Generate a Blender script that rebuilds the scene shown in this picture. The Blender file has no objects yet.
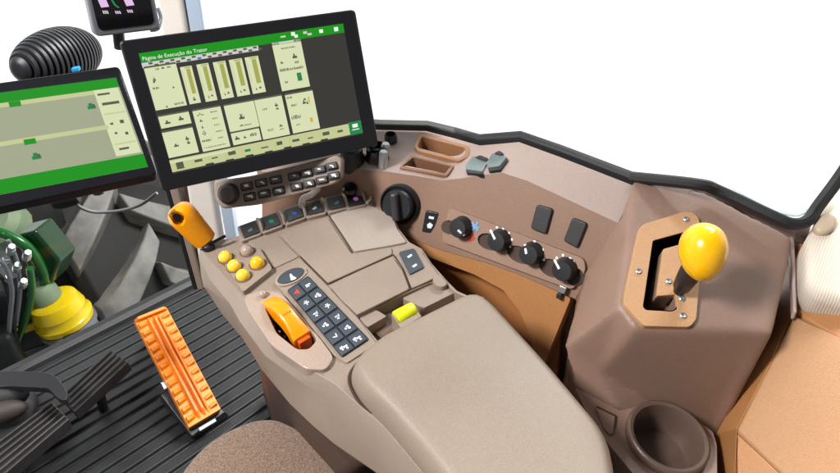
import bpy, bmesh, math, random
from mathutils import Vector, Matrix
random.seed(4)
S = bpy.context.scene
COL = S.collection
R = math.radians
V = Vector
# ------------------------------------------------------------------ camera model (photo is 840 x 473)
PX, PY, FL, PITCH, HC = 420.0, 236.5, 659.0, R(33), 1.30
cp, sp = math.cos(PITCH), math.sin(PITCH)
EYE = V((0, 0, HC))
def ray(px, py):
    x = (px - PX) / FL; y = -(py - PY) / FL
    return V((x, cp + y * sp, -sp + y * cp))
def P(px, py, z):
    d = ray(px, py); return EYE + d * ((z - HC) / d.z)
def Y(px, py, y):
    d = ray(px, py); return EYE + d * (y / d.y)
class Plane:
    def __init__(s, a, b, c):
        s.o = a.copy(); s.u = (b - a).normalized()
        n = (b - a).cross(c - a).normalized()
        if n.dot(EYE - a) < 0: n = -n
        s.n = n; s.v = n.cross(s.u)
    def hit(s, px, py, h=0.0):
        d = ray(px, py)
        t = (s.o + s.n * h - EYE).dot(s.n) / d.dot(s.n)
        return EYE + d * t
# ------------------------------------------------------------------ materials
def lin(c): 
    c /= 255.0
    return c / 12.92 if c <= .04045 else ((c + .055) / 1.055) ** 2.4
MATS = {}
def mat(name, rgb, k=1.0, rough=.45, bump=.0, bscale=900, var=.0, vscale=14, metal=0., spec=.5, emit=0., coat=0., dirt=0.):
    if name in MATS: return MATS[name]
    m = bpy.data.materials.new(name); m.use_nodes = True
    nt = m.node_tree; b = nt.nodes['Principled BSDF']
    c = [min(.95, lin(v) * k) for v in rgb] + [1]
    b.inputs['Base Color'].default_value = c
    b.inputs['Roughness'].default_value = rough
    b.inputs['Metallic'].default_value = metal
    b.inputs['Specular IOR Level'].default_value = spec
    b.inputs['Coat Weight'].default_value = coat
    if emit:
        b.inputs['Emission Color'].default_value = [lin(v) for v in rgb] + [1]
        b.inputs['Emission Strength'].default_value = emit
    if bump or var:
        tc = nt.nodes.new('ShaderNodeTexCoord')
    if var:
        n = nt.nodes.new('ShaderNodeTexNoise'); n.inputs['Scale'].default_value = vscale; n.inputs['Detail'].default_value = 5
        nt.links.new(tc.outputs['Object'], n.inputs['Vector'])
        r = nt.nodes.new('ShaderNodeMapRange'); r.inputs['From Min'].default_value = .3; r.inputs['From Max'].default_value = .7
        r.inputs['To Min'].default_value = 1 - var; r.inputs['To Max'].default_value = 1 + var
        nt.links.new(n.outputs['Fac'], r.inputs['Value'])
        mx = nt.nodes.new('ShaderNodeMix'); mx.data_type = 'RGBA'; mx.blend_type = 'MULTIPLY'; mx.inputs['Factor'].default_value = 1
        mx.inputs[6].default_value = c
        nt.links.new(r.outputs['Result'], mx.inputs[7])
        n3 = nt.nodes.new('ShaderNodeTexNoise'); n3.inputs['Scale'].default_value = 520; n3.inputs['Detail'].default_value = 2
        nt.links.new(tc.outputs['Object'], n3.inputs['Vector'])
        r3 = nt.nodes.new('ShaderNodeMapRange'); r3.inputs['From Min'].default_value = .3; r3.inputs['From Max'].default_value = .7
        r3.inputs['To Min'].default_value = .93; r3.inputs['To Max'].default_value = 1.07
        nt.links.new(n3.outputs['Fac'], r3.inputs['Value'])
        mx2 = nt.nodes.new('ShaderNodeMix'); mx2.data_type = 'RGBA'; mx2.blend_type = 'MULTIPLY'; mx2.inputs['Factor'].default_value = 1
        nt.links.new(mx.outputs[2], mx2.inputs[6]); nt.links.new(r3.outputs['Result'], mx2.inputs[7])
        nt.links.new(mx2.outputs[2], b.inputs['Base Color'])
        r2 = nt.nodes.new('ShaderNodeMapRange'); r2.inputs['From Min'].default_value = .3; r2.inputs['From Max'].default_value = .7
        r2.inputs['To Min'].default_value = rough - .07; r2.inputs['To Max'].default_value = rough + .09
        nt.links.new(n.outputs['Fac'], r2.inputs['Value']); nt.links.new(r2.outputs['Result'], b.inputs['Roughness'])
    if bump:
        n2 = nt.nodes.new('ShaderNodeTexNoise'); n2.inputs['Scale'].default_value = bscale; n2.inputs['Detail'].default_value = 3
        nt.links.new(tc.outputs['Object'], n2.inputs['Vector'])
        bp = nt.nodes.new('ShaderNodeBump'); bp.inputs['Strength'].default_value = min(1, bump*1.6); bp.inputs['Distance'].default_value = .0006
        nt.links.new(n2.outputs['Fac'], bp.inputs['Height']); nt.links.new(bp.outputs['Normal'], b.inputs['Normal'])
    MATS[name] = m
    return m
K = .80
taupe   = mat('taupe_plastic', (172,153,138), .72, .42, .35, 1300, .05, 9)
taupeL  = mat('light_taupe_plastic', (184,169,158), .74, .45, .35, 1300, .04, 9)
pad     = mat('armrest_vinyl', (166,148,132), .72, .43, .4, 1000, .06, 6)
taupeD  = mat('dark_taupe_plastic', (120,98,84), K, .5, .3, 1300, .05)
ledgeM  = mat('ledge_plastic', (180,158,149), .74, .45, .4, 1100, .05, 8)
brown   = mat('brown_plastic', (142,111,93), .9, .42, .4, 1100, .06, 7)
boxM    = mat('mauve_brown_plastic', (141,113,99), .98, .36, .4, 1100, .07, 6)
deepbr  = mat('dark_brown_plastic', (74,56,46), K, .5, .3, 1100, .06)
tan     = mat('orange_tan_plastic', (186,130,80), .84, .45, .4, 1000, .05, 8)
tanL    = mat('pale_tan_plastic', (194,144,100), .74, .5, .4, 1000, .05, 5)
gateM   = mat('gate_tan_plastic', (208,160,116), .78, .5, .3, 1000, .04, 10)
cream   = mat('cream_cloth', (222,208,190), K, .85, .0, 900, .05, 9)
blackP  = mat('black_plastic', (30,31,35), 1, .38, .25, 1200, .08, 9)
blackR  = mat('black_rubber', (26,27,29), 1, .55, .3, 900, .12, 12)
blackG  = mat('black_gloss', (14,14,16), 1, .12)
bezelM  = mat('bezel_black', (24,24,29), 1, .22, .0)
housing = mat('housing_black', (20,20,23), 1, .4, .2, 1200)
steelM  = mat('slate_key', (62,70,80), 1, .45, .2, 1200, .06)
whiteM  = mat('white_print', (235,235,238), 1, .5)
redM    = mat('red_print', (205,62,40), 1, .5)
blueM   = mat('blue_print', (120,160,200), 1, .5)
amber   = mat('amber_plastic', (252,186,20), 1, .22, 0, 1, .03, 30, coat=.5)
yelball = mat('yellow_plastic', (250,206,60), 1, .22, 0, 1, .03, 30, coat=.5)
knobY   = mat('knob_yellow', (255,186,0), 1.0, .24, 0, 1, .02, 20, coat=.6)
orange  = mat('lever_orange', (255,158,0), 1.0, .3, .15, 900, .03, 15, coat=.2)
orangeP = mat('pedal_orange', (246,136,18), .78, .42, .4, 700, .17, 16)
lime    = mat('lime_plastic', (228,236,30), 1, .35)
silver  = mat('brushed_silver', (190,195,198), 1, .28, 0, 1, .05, 20, metal=.9)
greyM   = mat('grey_metal', (132,134,140), 1, .38, .2, 500, .1, 12, metal=.5)
pearl   = mat('pearl_taupe', (186,164,150), K, .16, 0, 1, .03, 10, coat=.5)
postM   = mat('post_cream', (236,228,220), .95, .45, .3, 1000, .04)
postB   = mat('post_blue_grey', (178,194,214), .95, .3)
greenM  = mat('green_paint', (20,98,34), 1, .28, 0, 1, .1, 8, coat=.3)
greenD  = mat('dark_green_paint', (12,58,24), 1, .3, 0, 1, .1, 8, coat=.3)
yelM    = mat('yellow_paint', (238,204,10), 1, .3, 0, 1, .06, 10, coat=.3)
castM   = mat('cast_grey', (120,120,126), 1, .5, .3, 300, .2, 9)
sage    = mat('sage_dull', (128,146,116), .9, .6, .3, 300, .15, 9)
rust    = mat('rust_brown', (150,88,60), .9, .6, .3, 300, .2, 9)
tyreM   = mat('tyre_rubber', (142,138,134), .88, .6, .6, 160, .38, 11)
floorM  = mat('mat_rubber', (40,41,43), .7, .42, .6, 500, .30, 7)
seatM   = None
def noise_cloth(name, a, b, scale, rough=.95, bd=.002):
    m = bpy.data.materials.new(name); m.use_nodes = True; nt = m.node_tree; bs = nt.nodes['Principled BSDF']
    tc = nt.nodes.new('ShaderNodeTexCoord')
    n = nt.nodes.new('ShaderNodeTexNoise'); n.inputs['Scale'].default_value = scale; n.inputs['Detail'].default_value = 6; n.inputs['Roughness'].default_value = .75
    nt.links.new(tc.outputs['Object'], n.inputs['Vector'])
    cr = nt.nodes.new('ShaderNodeValToRGB')
    cr.color_ramp.elements[0].position = .36; cr.color_ramp.elements[0].color = [lin(v) for v in a] + [1]
    cr.color_ramp.elements[1].position = .64; cr.color_ramp.elements[1].color = [lin(v) for v in b] + [1]
    nt.links.new(n.outputs['Fac'], cr.inputs['Fac']); nt.links.new(cr.outputs['Color'], bs.inputs['Base Color'])
    bp = nt.nodes.new('ShaderNodeBump'); bp.inputs['Strength'].default_value = .8; bp.inputs['Distance'].default_value = bd
    nt.links.new(n.outputs['Fac'], bp.inputs['Height']); nt.links.new(bp.outputs['Normal'], bs.inputs['Normal'])
    bs.inputs['Roughness'].default_value = rough; bs.inputs['Sheen Weight'].default_value = .3
    return m
seatM = noise_cloth('seat_fabric', (92,70,56), (174,144,122), 420, .95, .0016)
def glass(name, tint, refl=.06):
    m = bpy.data.materials.new(name); m.use_nodes = True; nt = m.node_tree; nt.nodes.clear()
    o = nt.nodes.new('ShaderNodeOutputMaterial'); mx = nt.nodes.new('ShaderNodeMixShader')
    t = nt.nodes.new('ShaderNodeBsdfTransparent'); t.inputs[0].default_value = tint + (1,)
    g = nt.nodes.new('ShaderNodeBsdfGlossy'); g.inputs['Roughness'].default_value = .02
    f = nt.nodes.new('ShaderNodeFresnel'); f.inputs[0].default_value = 1.25
    nt.links.new(f.outputs[0], mx.inputs[0]); nt.links.new(t.outputs[0], mx.inputs[1]); nt.links.new(g.outputs[0], mx.inputs[2])
    nt.links.new(mx.outputs[0], o.inputs[0]); return m
glassM = glass('clear_glass', (.98, .995, .99))
def scr(name, rgb, e=.9):
    m = bpy.data.materials.new(name); m.use_nodes = True; b = m.node_tree.nodes['Principled BSDF']
    b.inputs['Base Color'].default_value = (.01, .01, .01, 1); b.inputs['Roughness'].default_value = .15; b.inputs['Specular IOR Level'].default_value = .28
    b.inputs['Emission Color'].default_value = [lin(v) for v in rgb] + [1]; b.inputs['Emission Strength'].default_value = e
    return m
sCream = scr('lit_cream', (220,226,182), .86); sGreen = scr('lit_green', (14,148,14), .85); sDark = scr('lit_dark', (58,56,52), .75)
sBar = scr('lit_olive', (164,168,84)); sInk = scr('lit_ink', (84,90,70)); sGrey = scr('lit_grey', (206,204,198)); sWhite = scr('lit_white', (240,248,236))
sBlue = scr('lit_blue', (60,110,190)); sTeal = scr('lit_teal', (26,132,72)); sOlive = scr('lit_sage', (172,178,148), .78); sYel = scr('lit_pale_yellow', (212,218,160), .75)
sPink = scr('lit_pink', (226,190,232)); sBlack = scr('lit_black', (22,16,20), .8); sBulb = scr('lit_amber', (208,176,60)); sKeyG = scr('icon_green', (44,170,128), .5); sKeyB = scr('icon_blue', (70,110,200), .5); sKeyP = scr('icon_purple', (170,96,170), .5)
# ------------------------------------------------------------------ objects
ORG = {}
def finish(o, parent, org):
    COL.objects.link(o); ORG[o.name] = org
    if parent is not None:
        o.parent = parent; o.location = org - ORG[parent.name]
    else: o.location = org
    return o
def thing(name, label, cat, org, group=None):
    o = bpy.data.objects.new(name, None); o.empty_display_size = .03
    o['label'] = label; o['category'] = cat
    if group: o['group'] = group
    return finish(o, None, org)
def obj(name, verts, faces, mats, parent=None, bev=0., seg=3, fm=None, ang=32, label=None, cat=None, group=None, kind=None, smooth=True):
    c = V((0, 0, 0))
    for v in verts: c += v
    c /= len(verts)
    me = bpy.data.meshes.new(name)
    me.from_pydata([tuple(v - c) for v in verts], [], faces)
    if not isinstance(mats, (list, tuple)): mats = [mats]
    for m in mats: me.materials.append(m)
    if fm:
        for p, i in zip(me.polygons, fm): p.material_index = i
    bm = bmesh.new(); bm.from_mesh(me); bmesh.ops.recalc_face_normals(bm, faces=bm.faces); bm.to_mesh(me); bm.free()
    if smooth: me.shade_smooth()
    if not bev and smooth: me.set_sharp_from_angle(angle=R(ang))
    o = bpy.data.objects.new(name, me)
    finish(o, parent, c)
    if bev:
        b = o.modifiers.new('bevel', 'BEVEL'); b.width = bev; b.segments = seg; b.limit_method = 'ANGLE'; b.angle_limit = R(ang)
        b.harden_normals = True; b.use_clamp_overlap = True
    if label: o['label'] = label
    if cat: o['category'] = cat
    if group: o['group'] = group
    if kind: o['kind'] = kind
    return o
class MB:
    def __init__(s): s.v = []; s.f = []; s.m = []
    def add(s, verts, faces, mi=0):
        k = len(s.v); s.v += verts; s.f += [[i + k for i in f] for f in faces]; s.m += [mi] * len(faces); return s
    def build(s, name, mats, parent=None, **kw): return obj(name, s.v, s.f, mats, parent, fm=s.m, **kw)
def loft(rings, cap0=True, cap1=True, closed=True):
    n = len(rings[0]); v = [p for r in rings for p in r]; f = []
    for k in range(len(rings) - 1):
        for i in range(n if closed else n - 1):
            j = (i + 1) % n
            f.append([k*n+i, k*n+j, (k+1)*n+j, (k+1)*n+i])
    if cap0: f.append(list(range(n))[::-1])
    if cap1: f.append([(len(rings)-1)*n+i for i in range(n)])
    return v, f
def fillet(poly, r, n=4):
    if not r: return list(poly)
    out = []; N = len(poly)
    for i in range(N):
        a, b, c = V(poly[i-1]), V(poly[i]), V(poly[(i+1) % N])
        d1, d2 = a - b, c - b
        t = min(r, d1.length * .45, d2.length * .45)
        p, q = b + d1.normalized() * t, b + d2.normalized() * t
        for k in range(n + 1):
            s = k / n
            out.append(tuple(p * (1-s)**2 + b * 2*s*(1-s) + q * s*s))
    return out
def prism(pl, poly, h0, h1, rad=0, taper=0.):
    pts = fillet(poly, rad)
    top = [pl.hit(x, y, h1) for x, y in pts]
    bot = [p - pl.n * (h1 - h0) for p in top]
    if taper:
        c = sum(top, V((0,0,0))) / len(top); top = [p + (c - p).normalized() * taper for p in top]
    return loft([bot, top])
def cutter(pl, poly, depth, hs=0., rad=0, up=.03):
    base = [pl.hit(x, y, hs) for x, y in fillet(poly, rad)]
    return loft([[p - pl.n*depth for p in base], [p + pl.n*up for p in base]])
def soften(o, voxel, it):
    r = o.modifiers.new('r', 'REMESH'); r.mode = 'VOXEL'; r.voxel_size = voxel; r.use_smooth_shade = True
    m = o.modifiers.new('s', 'SMOOTH'); m.factor = .5; m.iterations = it
    bpy.context.view_layer.update()
    me = bpy.data.meshes.new_from_object(o.evaluated_get(bpy.context.evaluated_depsgraph_get()))
    o.modifiers.clear(); o.data = me; me.shade_smooth()
def slab(name, pl, poly, h0, h1, m, parent=None, bev=.0012, rad=0, seg=3, taper=0., **kw):
    v, f = prism(pl, poly, h0, h1, rad, taper)
    return obj(name, v, f, m, parent, bev=bev, seg=seg, **kw)
def basis(n):
    n = n.normalized(); u = n.cross(V((0,0,1)) if abs(n.z) < .9 else V((1,0,0))).normalized()
    return u, n.cross(u)
def lathe(prof, c, ax, n=32, u=None, sx=1., sy=1.):
    ax = ax.normalized()
    if u is None: u, w = basis(ax)
    else: u = (u - ax * u.dot(ax)).normalized(); w = ax.cross(u)
    rings = []
    for r, h in prof:
        rings.append([c + ax*h + u*(r*sx*math.cos(2*math.pi*i/n)) + w*(r*sy*math.sin(2*math.pi*i/n)) for i in range(n)])
    return loft(rings)
def spline(pts, n=8):
    out = []; N = len(pts)
    for i in range(N - 1):
        p0, p1, p2, p3 = pts[max(i-1,0)], pts[i], pts[i+1], pts[min(i+2,N-1)]
        for k in range(n):
            t = k / n
            out.append(.5*((2*p1)+(p2-p0)*t+(2*p0-5*p1+4*p2-p3)*t*t+(3*p1-p0-3*p2+p3)*t**3))
    return out + [pts[-1]]
def tube(pts, r, n=10, smooth=True):
    if smooth: pts = spline(pts)
    rings = []; u = None
    for i, p in enumerate(pts):
        t = (pts[min(i+1,len(pts)-1)] - pts[max(i-1,0)]).normalized()
        if u is None: u, w = basis(t)
        else: u = (u - t*u.dot(t)).normalized(); w = t.cross(u)
        rr = r[min(i*len(r)//len(pts), len(r)-1)] if isinstance(r, list) else r
        rings.append([p + u*(rr*math.cos(2*math.pi*k/n)) + w*(rr*math.sin(2*math.pi*k/n)) for k in range(n)])
    return loft(rings)
def box(c, u, v, w, a, b, h):
    pts = [c + u*(sx*a/2) + v*(sy*b/2) + w*(sz*h/2) for sz in (-1,1) for sx, sy in ((-1,-1),(1,-1),(1,1),(-1,1))]
    return loft([pts[:4], pts[4:]])
def ball(c, r, n=20, ax=V((0,0,1)), sz=1.):
    return lathe([(max(r*math.sin(math.pi*k/12), r*.01), -r*sz*math.cos(math.pi*k/12)) for k in range(13)], c, ax, n)
def cut(o, cutters):
    tmp = []
    for v, f in cutters:
        me = bpy.data.meshes.new('c'); me.from_pydata([tuple(p) for p in v], [], f)
        bm = bmesh.new(); bm.from_mesh(me); bmesh.ops.recalc_face_normals(bm, faces=bm.faces); bm.to_mesh(me); bm.free()
        c = bpy.data.objects.new('c', me); COL.objects.link(c); tmp.append(c)
        m = o.modifiers.new('b', 'BOOLEAN'); m.object = c; m.operation = 'DIFFERENCE'; m.solver = 'EXACT'
    bevs = [(m.name, m.show_viewport) for m in o.modifiers if m.type == 'BEVEL']
    for n, _ in bevs: o.modifiers[n].show_viewport = False
    bpy.context.view_layer.update()
    dg = bpy.context.evaluated_depsgraph_get()
    me = bpy.data.meshes.new_from_object(o.evaluated_get(dg))
    for n, _ in bevs: o.modifiers[n].show_viewport = True
    for m in [m for m in o.modifiers if m.type == 'BOOLEAN']: o.modifiers.remove(m)
    o.data = me; me.shade_smooth()
    if not bevs: me.set_sharp_from_angle(angle=R(32))
    for c in tmp: bpy.data.objects.remove(c)
    return o
def text(name, s, pl_o, ux, uy, size, m, parent, n):
    cu = bpy.data.curves.new(name, 'FONT'); cu.body = s; cu.size = size
    t = bpy.data.objects.new(name, cu); COL.objects.link(t); bpy.context.view_layer.update()
    me = bpy.data.meshes.new_from_object(t.evaluated_get(bpy.context.evaluated_depsgraph_get()))
    bpy.data.objects.remove(t)
    vs = [pl_o + ux*v.co.x + uy*v.co.y + n*.0002 for v in me.vertices]
    fs = [list(p.vertices) for p in me.polygons]
    return obj(name, vs, fs, m, parent, smooth=False)
def solve_quad(c, depth):
    """four picture corners (TL, TR, BR, BL) of a rectangle -> 3D, mean depth given"""
    d = [ray(*p) for p in c]
    # t0 d0 + t2 d2 = t1 d1 + t3 d3 with t0 = 1
    M = Matrix((( -d[2].x, d[1].x, d[3].x), (-d[2].y, d[1].y, d[3].y), (-d[2].z, d[1].z, d[3].z)))
    t2, t1, t3 = M.inverted() @ d[0]
    t = [1, t1, t2, t3]; k = depth / (sum(t)/4)
    return [EYE + d[i]*t[i]*k for i in range(4)]
# cab axes
TH = R(48)
FW = V((-math.sin(TH), math.cos(TH), 0)); RT = V((math.cos(TH), math.sin(TH), 0)); UP = V((0,0,1))
# ================================================================== setting
def floor():
    per, dep = .040, .009
    f1 = P(120, 326, 0).dot(FW); f0 = -.9; r0, r1 = -1.1, 1.5
    prof = []; f = f0
    while f < f1:
        prof += [(f, 0), (f+per*.60, 0), (f+per*.68, -dep), (f+per*.92, -dep)]; f += per
    prof += [(f1, 0), (f1+.004, .012), (f1+.02, .02), (f1+.045, .016), (f1+.055, 0), (f1+.055, -.12), (f0, -.12)]
    rings = [[FW*a + RT*r + UP*z for a, z in prof] for r in (r0, r1)]
    v, fc = loft(rings)
    obj('floor', v, fc, floorM, kind='structure', bev=.0016, seg=2)
floor()
# ================================================================== large monitor
def monitor(name, corners, depth, thick, label, scr_px, back=True):
    q = solve_quad(corners, depth)
    ex, ey = q[1]-q[0], q[3]-q[0]
    pl = Plane(q[0], q[1], q[3])
    t = thing(name, label, 'monitor', (q[2]+q[3])/2)
    pts = fillet(corners, 5)
    front = [pl.hit(x, y, 0) for x, y in pts]
    c = sum(front, V())/len(front)
    mid = [p - pl.n*thick*.55 for p in front]
    bk = [c + (p-c)*.86 - pl.n*thick for p in front]
    v, f = loft([bk, mid, front]); obj('housing', v, f, housing, t, bev=.0025, seg=3)
    # glossy cover glass inset
    cx = sum(p[0] for p in corners)/4; cy = sum(p[1] for p in corners)/4
    g = [(cx+(x-cx)*.985, cy+(y-cy)*.985) for x, y in corners]
    slab('bezel', pl, g, .0, .0012, bezelM, t, bev=.0004, rad=4)
    return t, pl
def uvspace(pl, c4):
    a, b, d = [pl.hit(*c4[i], h=.0014) for i in (0, 1, 3)]
    ex, ey = b-a, d-a
    def uv(px, py):
        p = pl.hit(px, py, .0014) - a
        # solve p = u ex + v ey
        exx, eyy, exy = ex.dot(ex), ey.dot(ey), ex.dot(ey)
        px_, py_ = p.dot(ex), p.dot(ey); D = exx*eyy-exy*exy
        return ((px_*eyy-py_*exy)/D, (py_*exx-px_*exy)/D)
    def at(u, v, h=0): return a + ex*u + ey*v + pl.n*h
    return uv, at, ex, ey
bigc = [(119,41),(355.5,9),(379,145),(163,192)]
T, pl = monitor('display_monitor', bigc, .86, .035, 'large black touchscreen monitor showing green bar and pale gauge panels', None)
uv, at, ex, ey = uvspace(pl, [(138.5,53.3),(343,23.4),(365,133.5),(173,174)])
mb = MB()
def rect(u0, v0, u1, v1, mi, lay=1):
    h = .00025*lay
    mb.add([at(u0,v0,h), at(u1,v0,h), at(u1,v1,h), at(u0,v1,h)], [[0,1,2,3]], mi)
def rp(a, b, mi, lay=1):
    u0, v0 = uv(*a); u1, v1 = uv(*b); rect(u0, v0, u1, v1, mi, lay); return u0, v0, u1, v1
SM = [sDark, sCream, sGreen, sBar, sInk, sGrey, sWhite, sBlue, sTeal, sYel, sBulb]
rect(0, 0, 1, 1, 0, 0)
g0 = uv(141.5, 63)[1]
rect(0, 0, 1, g0, 2)
ur = uv(259, 50)[0]
v_hdr = uv(143.6, 68)[1]
rect(0, g0, ur, v_hdr, 5)
for i in range(13):
    u = .03 + i*.049
    if u < ur-.02:
        rect(u, g0+.004, u+.018, g0+.02, 4, 2)
        rect(u+.024, g0+.022, u+.042, v_hdr-.002, 7 if i in (4,) else (8 if i == 3 else 4), 2)
def ink(box_, items, mi=4):
    u0, v0, u1, v1 = box_
    for a, b, w, h in items:
        ua, ub_, va, vb_ = u0+(u1-u0)*a, u0+(u1-u0)*(a+w), v0+(v1-v0)*b, v0+(v1-v0)*(b+h)
        if mi == 4 and (ub_-ua) > .014 and (ub_-ua)*1.6 > 1.5*(vb_-va):   # a word: letter-sized strokes
            x = ua
            while x < ub_:
                lw = random.uniform(.0028, .0046)
                rect(x, va+(vb_-va)*random.choice([0,0,.25]), min(x+lw, ub_), vb_, mi, 3); x += lw+random.choice([.0016,.0016,.004])
        elif mi == 4:                                                      # a pictogram
            m_ = (ua+ub_)/2; n_ = (va+vb_)/2
            rect(ua, n_, ub_, vb_, mi, 3); rect(ua+(ub_-ua)*.25, va, m_+(ub_-ua)*.1, n_, mi, 3)
        else: rect(ua, va, ub_, vb_, mi, 3)
def pane(a, b): 
    r = rp(a, b, 1, 2); rect(r[0], r[1]-.014, r[2], r[1]-.002, 4, 2); return r
r = pane((143.8,68.5),(187,105)); ink(r, [(.34,.03,.12,.05),(.52,.02,.1,.05),(.7,.03,.12,.04),(.16,.62-.36,.06,.1),(.20,.22,.06,.1),(.1,.46,.2,.05),(.7,.5,.06,.05),(.62,.9,.3,.05),(.34,.92,.06,.05)])
tops = [(179.8,67.2),(196.2,64.6),(212.6,62.4),(228.6,60),(244.4,57.6)]
bots = [(201,102.3),(217.5,99.8),(234,97),(250.2,94.3),(266,91.6)]
for i, (a, b) in enumerate(zip(tops, bots)):
    r = rp(a, b, 1, 2)
    ink(r, [(.46,.07,.34,.66)], 3); ink(r, [(.1,.1,.05,.6)], 9); ink(r, [(.4,.82,.22,.1)] if i == 0 else [(.3,.84,.1,.07),(.55,.82,.2,.06)]); ink(r, [(.36,.02,.54,.03)], 3)
r = rp((272,45.4),(310,86.2), 1, 2); rect(r[0], r[1]-.02, r[2], r[1]-.002, 5, 2); ink(r, [(0,-.05,.25,.05),(.75,-.05,.25,.05),(.28,.08,.5,.03),(.15,.36,.1,.05),(.6,.24,.16,.1),(.64,.4,.14,.05),(.08,.52,.82,.06),(.16,.8,.1,.04)]); ink(r, [(.62,.66,.16,.18)], 8)
r = pane((158,117),(191.6,123)); ink(r, [(.16,.4,.18,.3),(.62,.25,.16,.35)])
r = pane((161.8,133),(199,152)); ink(r, [(.26,.5,.16,.12),(.68,.3,.12,.14),(.7,.46,.1,.14)])
r = pane((192.3,111.3),(230.4,146.3))
ink(r, [(.12,.1,.08,.03),(.2,.06,.06,.04),(.26,.1,.1,.03),(.16,.22,.1,.06),(.17,.37,.06,.07),(.14,.53,.05,.05),(.22,.53,.05,.05),(.18,.5,.06,.03),(.18,.58,.06,.03),(.06,.72,.34,.05),(.6,.08,.24,.03),(.6,.24,.22,.03),(.62,.4,.2,.03),(.62,.56,.26,.03),(.64,.72,.2,.03),(.08,.9,.8,.025)])
r = pane((223.6,106),(259.5,126.2)); ink(r, [(.4,.44,.18,.16),(.43,.4,.12,.05),(.36,.8,.12,.07),(.52,.82,.24,.05)])
r = pane((230.6,133.6),(261.5,139.6)); ink(r, [(.1,.3,.16,.3),(.4,.4,.1,.2),(.64,.3,.24,.25)])
r = pane((254,100.4),(290,134.2)); ink(r, [(.22,.22,.16,.06),(.68,.16,.12,.08),(.7,.26,.1,.06),(.24,.76,.2,.06),(.68,.7,.12,.06),(.68,.8,.14,.04)])
r = pane((284.8,95.3),(320,128)); ink(r, [(.05,.05,.18,.05),(.14,.25,.2,.06),(.06,.54,.34,.1),(.18,.78,.14,.03),(.56,.2,.12,.1),(.7,.22,.06,.1)]); ink(r, [(.7,.68,.1,.12),(.78,.14,.05,.16)], 10); ink(r, [(.62,.16,.08,.05)], 8)
vb = uv(171, 160)[1]; ub = uv(349.4, 130)[0]
rect(0, vb, ub, .985, 9)
rect(0.002, vb+.01, .3, vb+.03, 1, 2)
for i in range(11): 
    u = .03+i*.083; rect(u, vb+.03+.01*(i%3), u+.03+.008*(i%2), vb+.062, 8 if i == 4 else 4, 2)
    rect(u-.012, vb+.012, u-.010, .975, 10, 2)
rect(.025, vb+.03, .06, .97, 4, 2)
for i in range(7): rect(.16+i*.1, .972+.003*(i%2), .2+i*.1, .988, 0, 3)
rect(ub, vb-.01, 1.0, .99, 8, 2); rect(ub+.02, vb+.012, ub+.05, vb+.045, 6, 3); rect(ub+.015, vb+.06, ub+.055, vb+.068, 6, 3)
for px, py, w, h in ((283,36.5,.026,.014),(293,33.8,.02,.03),(296,36,.018,.025),(305,32.5,.02,.02),(309.5,34,.022,.018),(321,31,.02,.03),(336,29,.022,.035)):
    u, v = uv(px, py); rect(u-w/2, v-h/2, u+w/2, v+h/2, 5 if w > .025 or px in (305,309.5) else 6, 2)
scrn = mb.build('screen', SM, T, smooth=False)
o0 = at(*uv(142.5, 60.6), h=.0006); o1 = at(*uv(209.5, 50.6), h=.0006)
exn = ex.normalized(); eyn = -(ey - exn*ey.dot(exn)).normalized()
text('title_text', 'Página de Execução do Trator', o0, exn, eyn, (o1-o0).length/12.6, sWhite, scrn, pl.n)
# ================================================================== left monitor
leftc = [(-140,101.5),(119,65.5),(157.5,174),(-110,231)]
T2, pl2 = monitor('display_monitor', leftc, .88, .035, 'second black monitor at left edge showing two grey map panes', None)
uv, at, ex, ey = uvspace(pl2, [(-122,108.5),(116,77.5),(144,164),(-96,213)])
mb = MB(); SM2 = [sOlive, sCream, sGreen, sInk, sTeal, sYel]
rect(0,0,1,1,0,0)
gv0 = uv(119, 87)[1]; rect(0,0,1,gv0,2)
gv1 = uv(141.5,154)[1]; rect(0,gv1,1,1,2)
ul = uv(93.5, 91)[0]; u2 = .992
rect(ul, gv0, u2, gv1-.02, 1)
vs1 = uv(91, 92)[1]; vs2 = uv(101,127)[1]
rect(0, vs1-.01, ul, vs1+.035, 5, 2); rect(0, vs2-.01, ul+.01, vs2+.035, 5, 2)
for px, py in ((15,104),(30,141.5),(-70,112)):
    u, v = uv(px, py); rect(u-.025, v-.025, u+.025, v+.03, 2, 3)
for px, py in ((91,106),(36,156)):
    u, v = uv(px, py); rect(u-.01, v-.03, u+.008, v+.01, 4, 3); rect(u-.018, v+.0, u+.02, v+.035, 4, 3); rect(u+.004, v-.015, u+.018, v+.02, 3, 3)
w = u2-ul; hh = gv1-gv0
for a,b,c,d in ((.1,.06,.5,.03),(.15,.2,.7,.04),(.1,.36,.85,.02),(.2,.5,.12,.03),(.6,.48,.16,.05),(.25,.64,.1,.03),(.65,.66,.12,.04),(.1,.8,.85,.02),(.2,.87,.4,.03)):
    rect(ul+w*a, gv0+hh*b, ul+w*(a+c), gv0+hh*(b+d), 3 if c < .8 else 5, 3)
mb.build('screen', SM2, T2, smooth=False)
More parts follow.
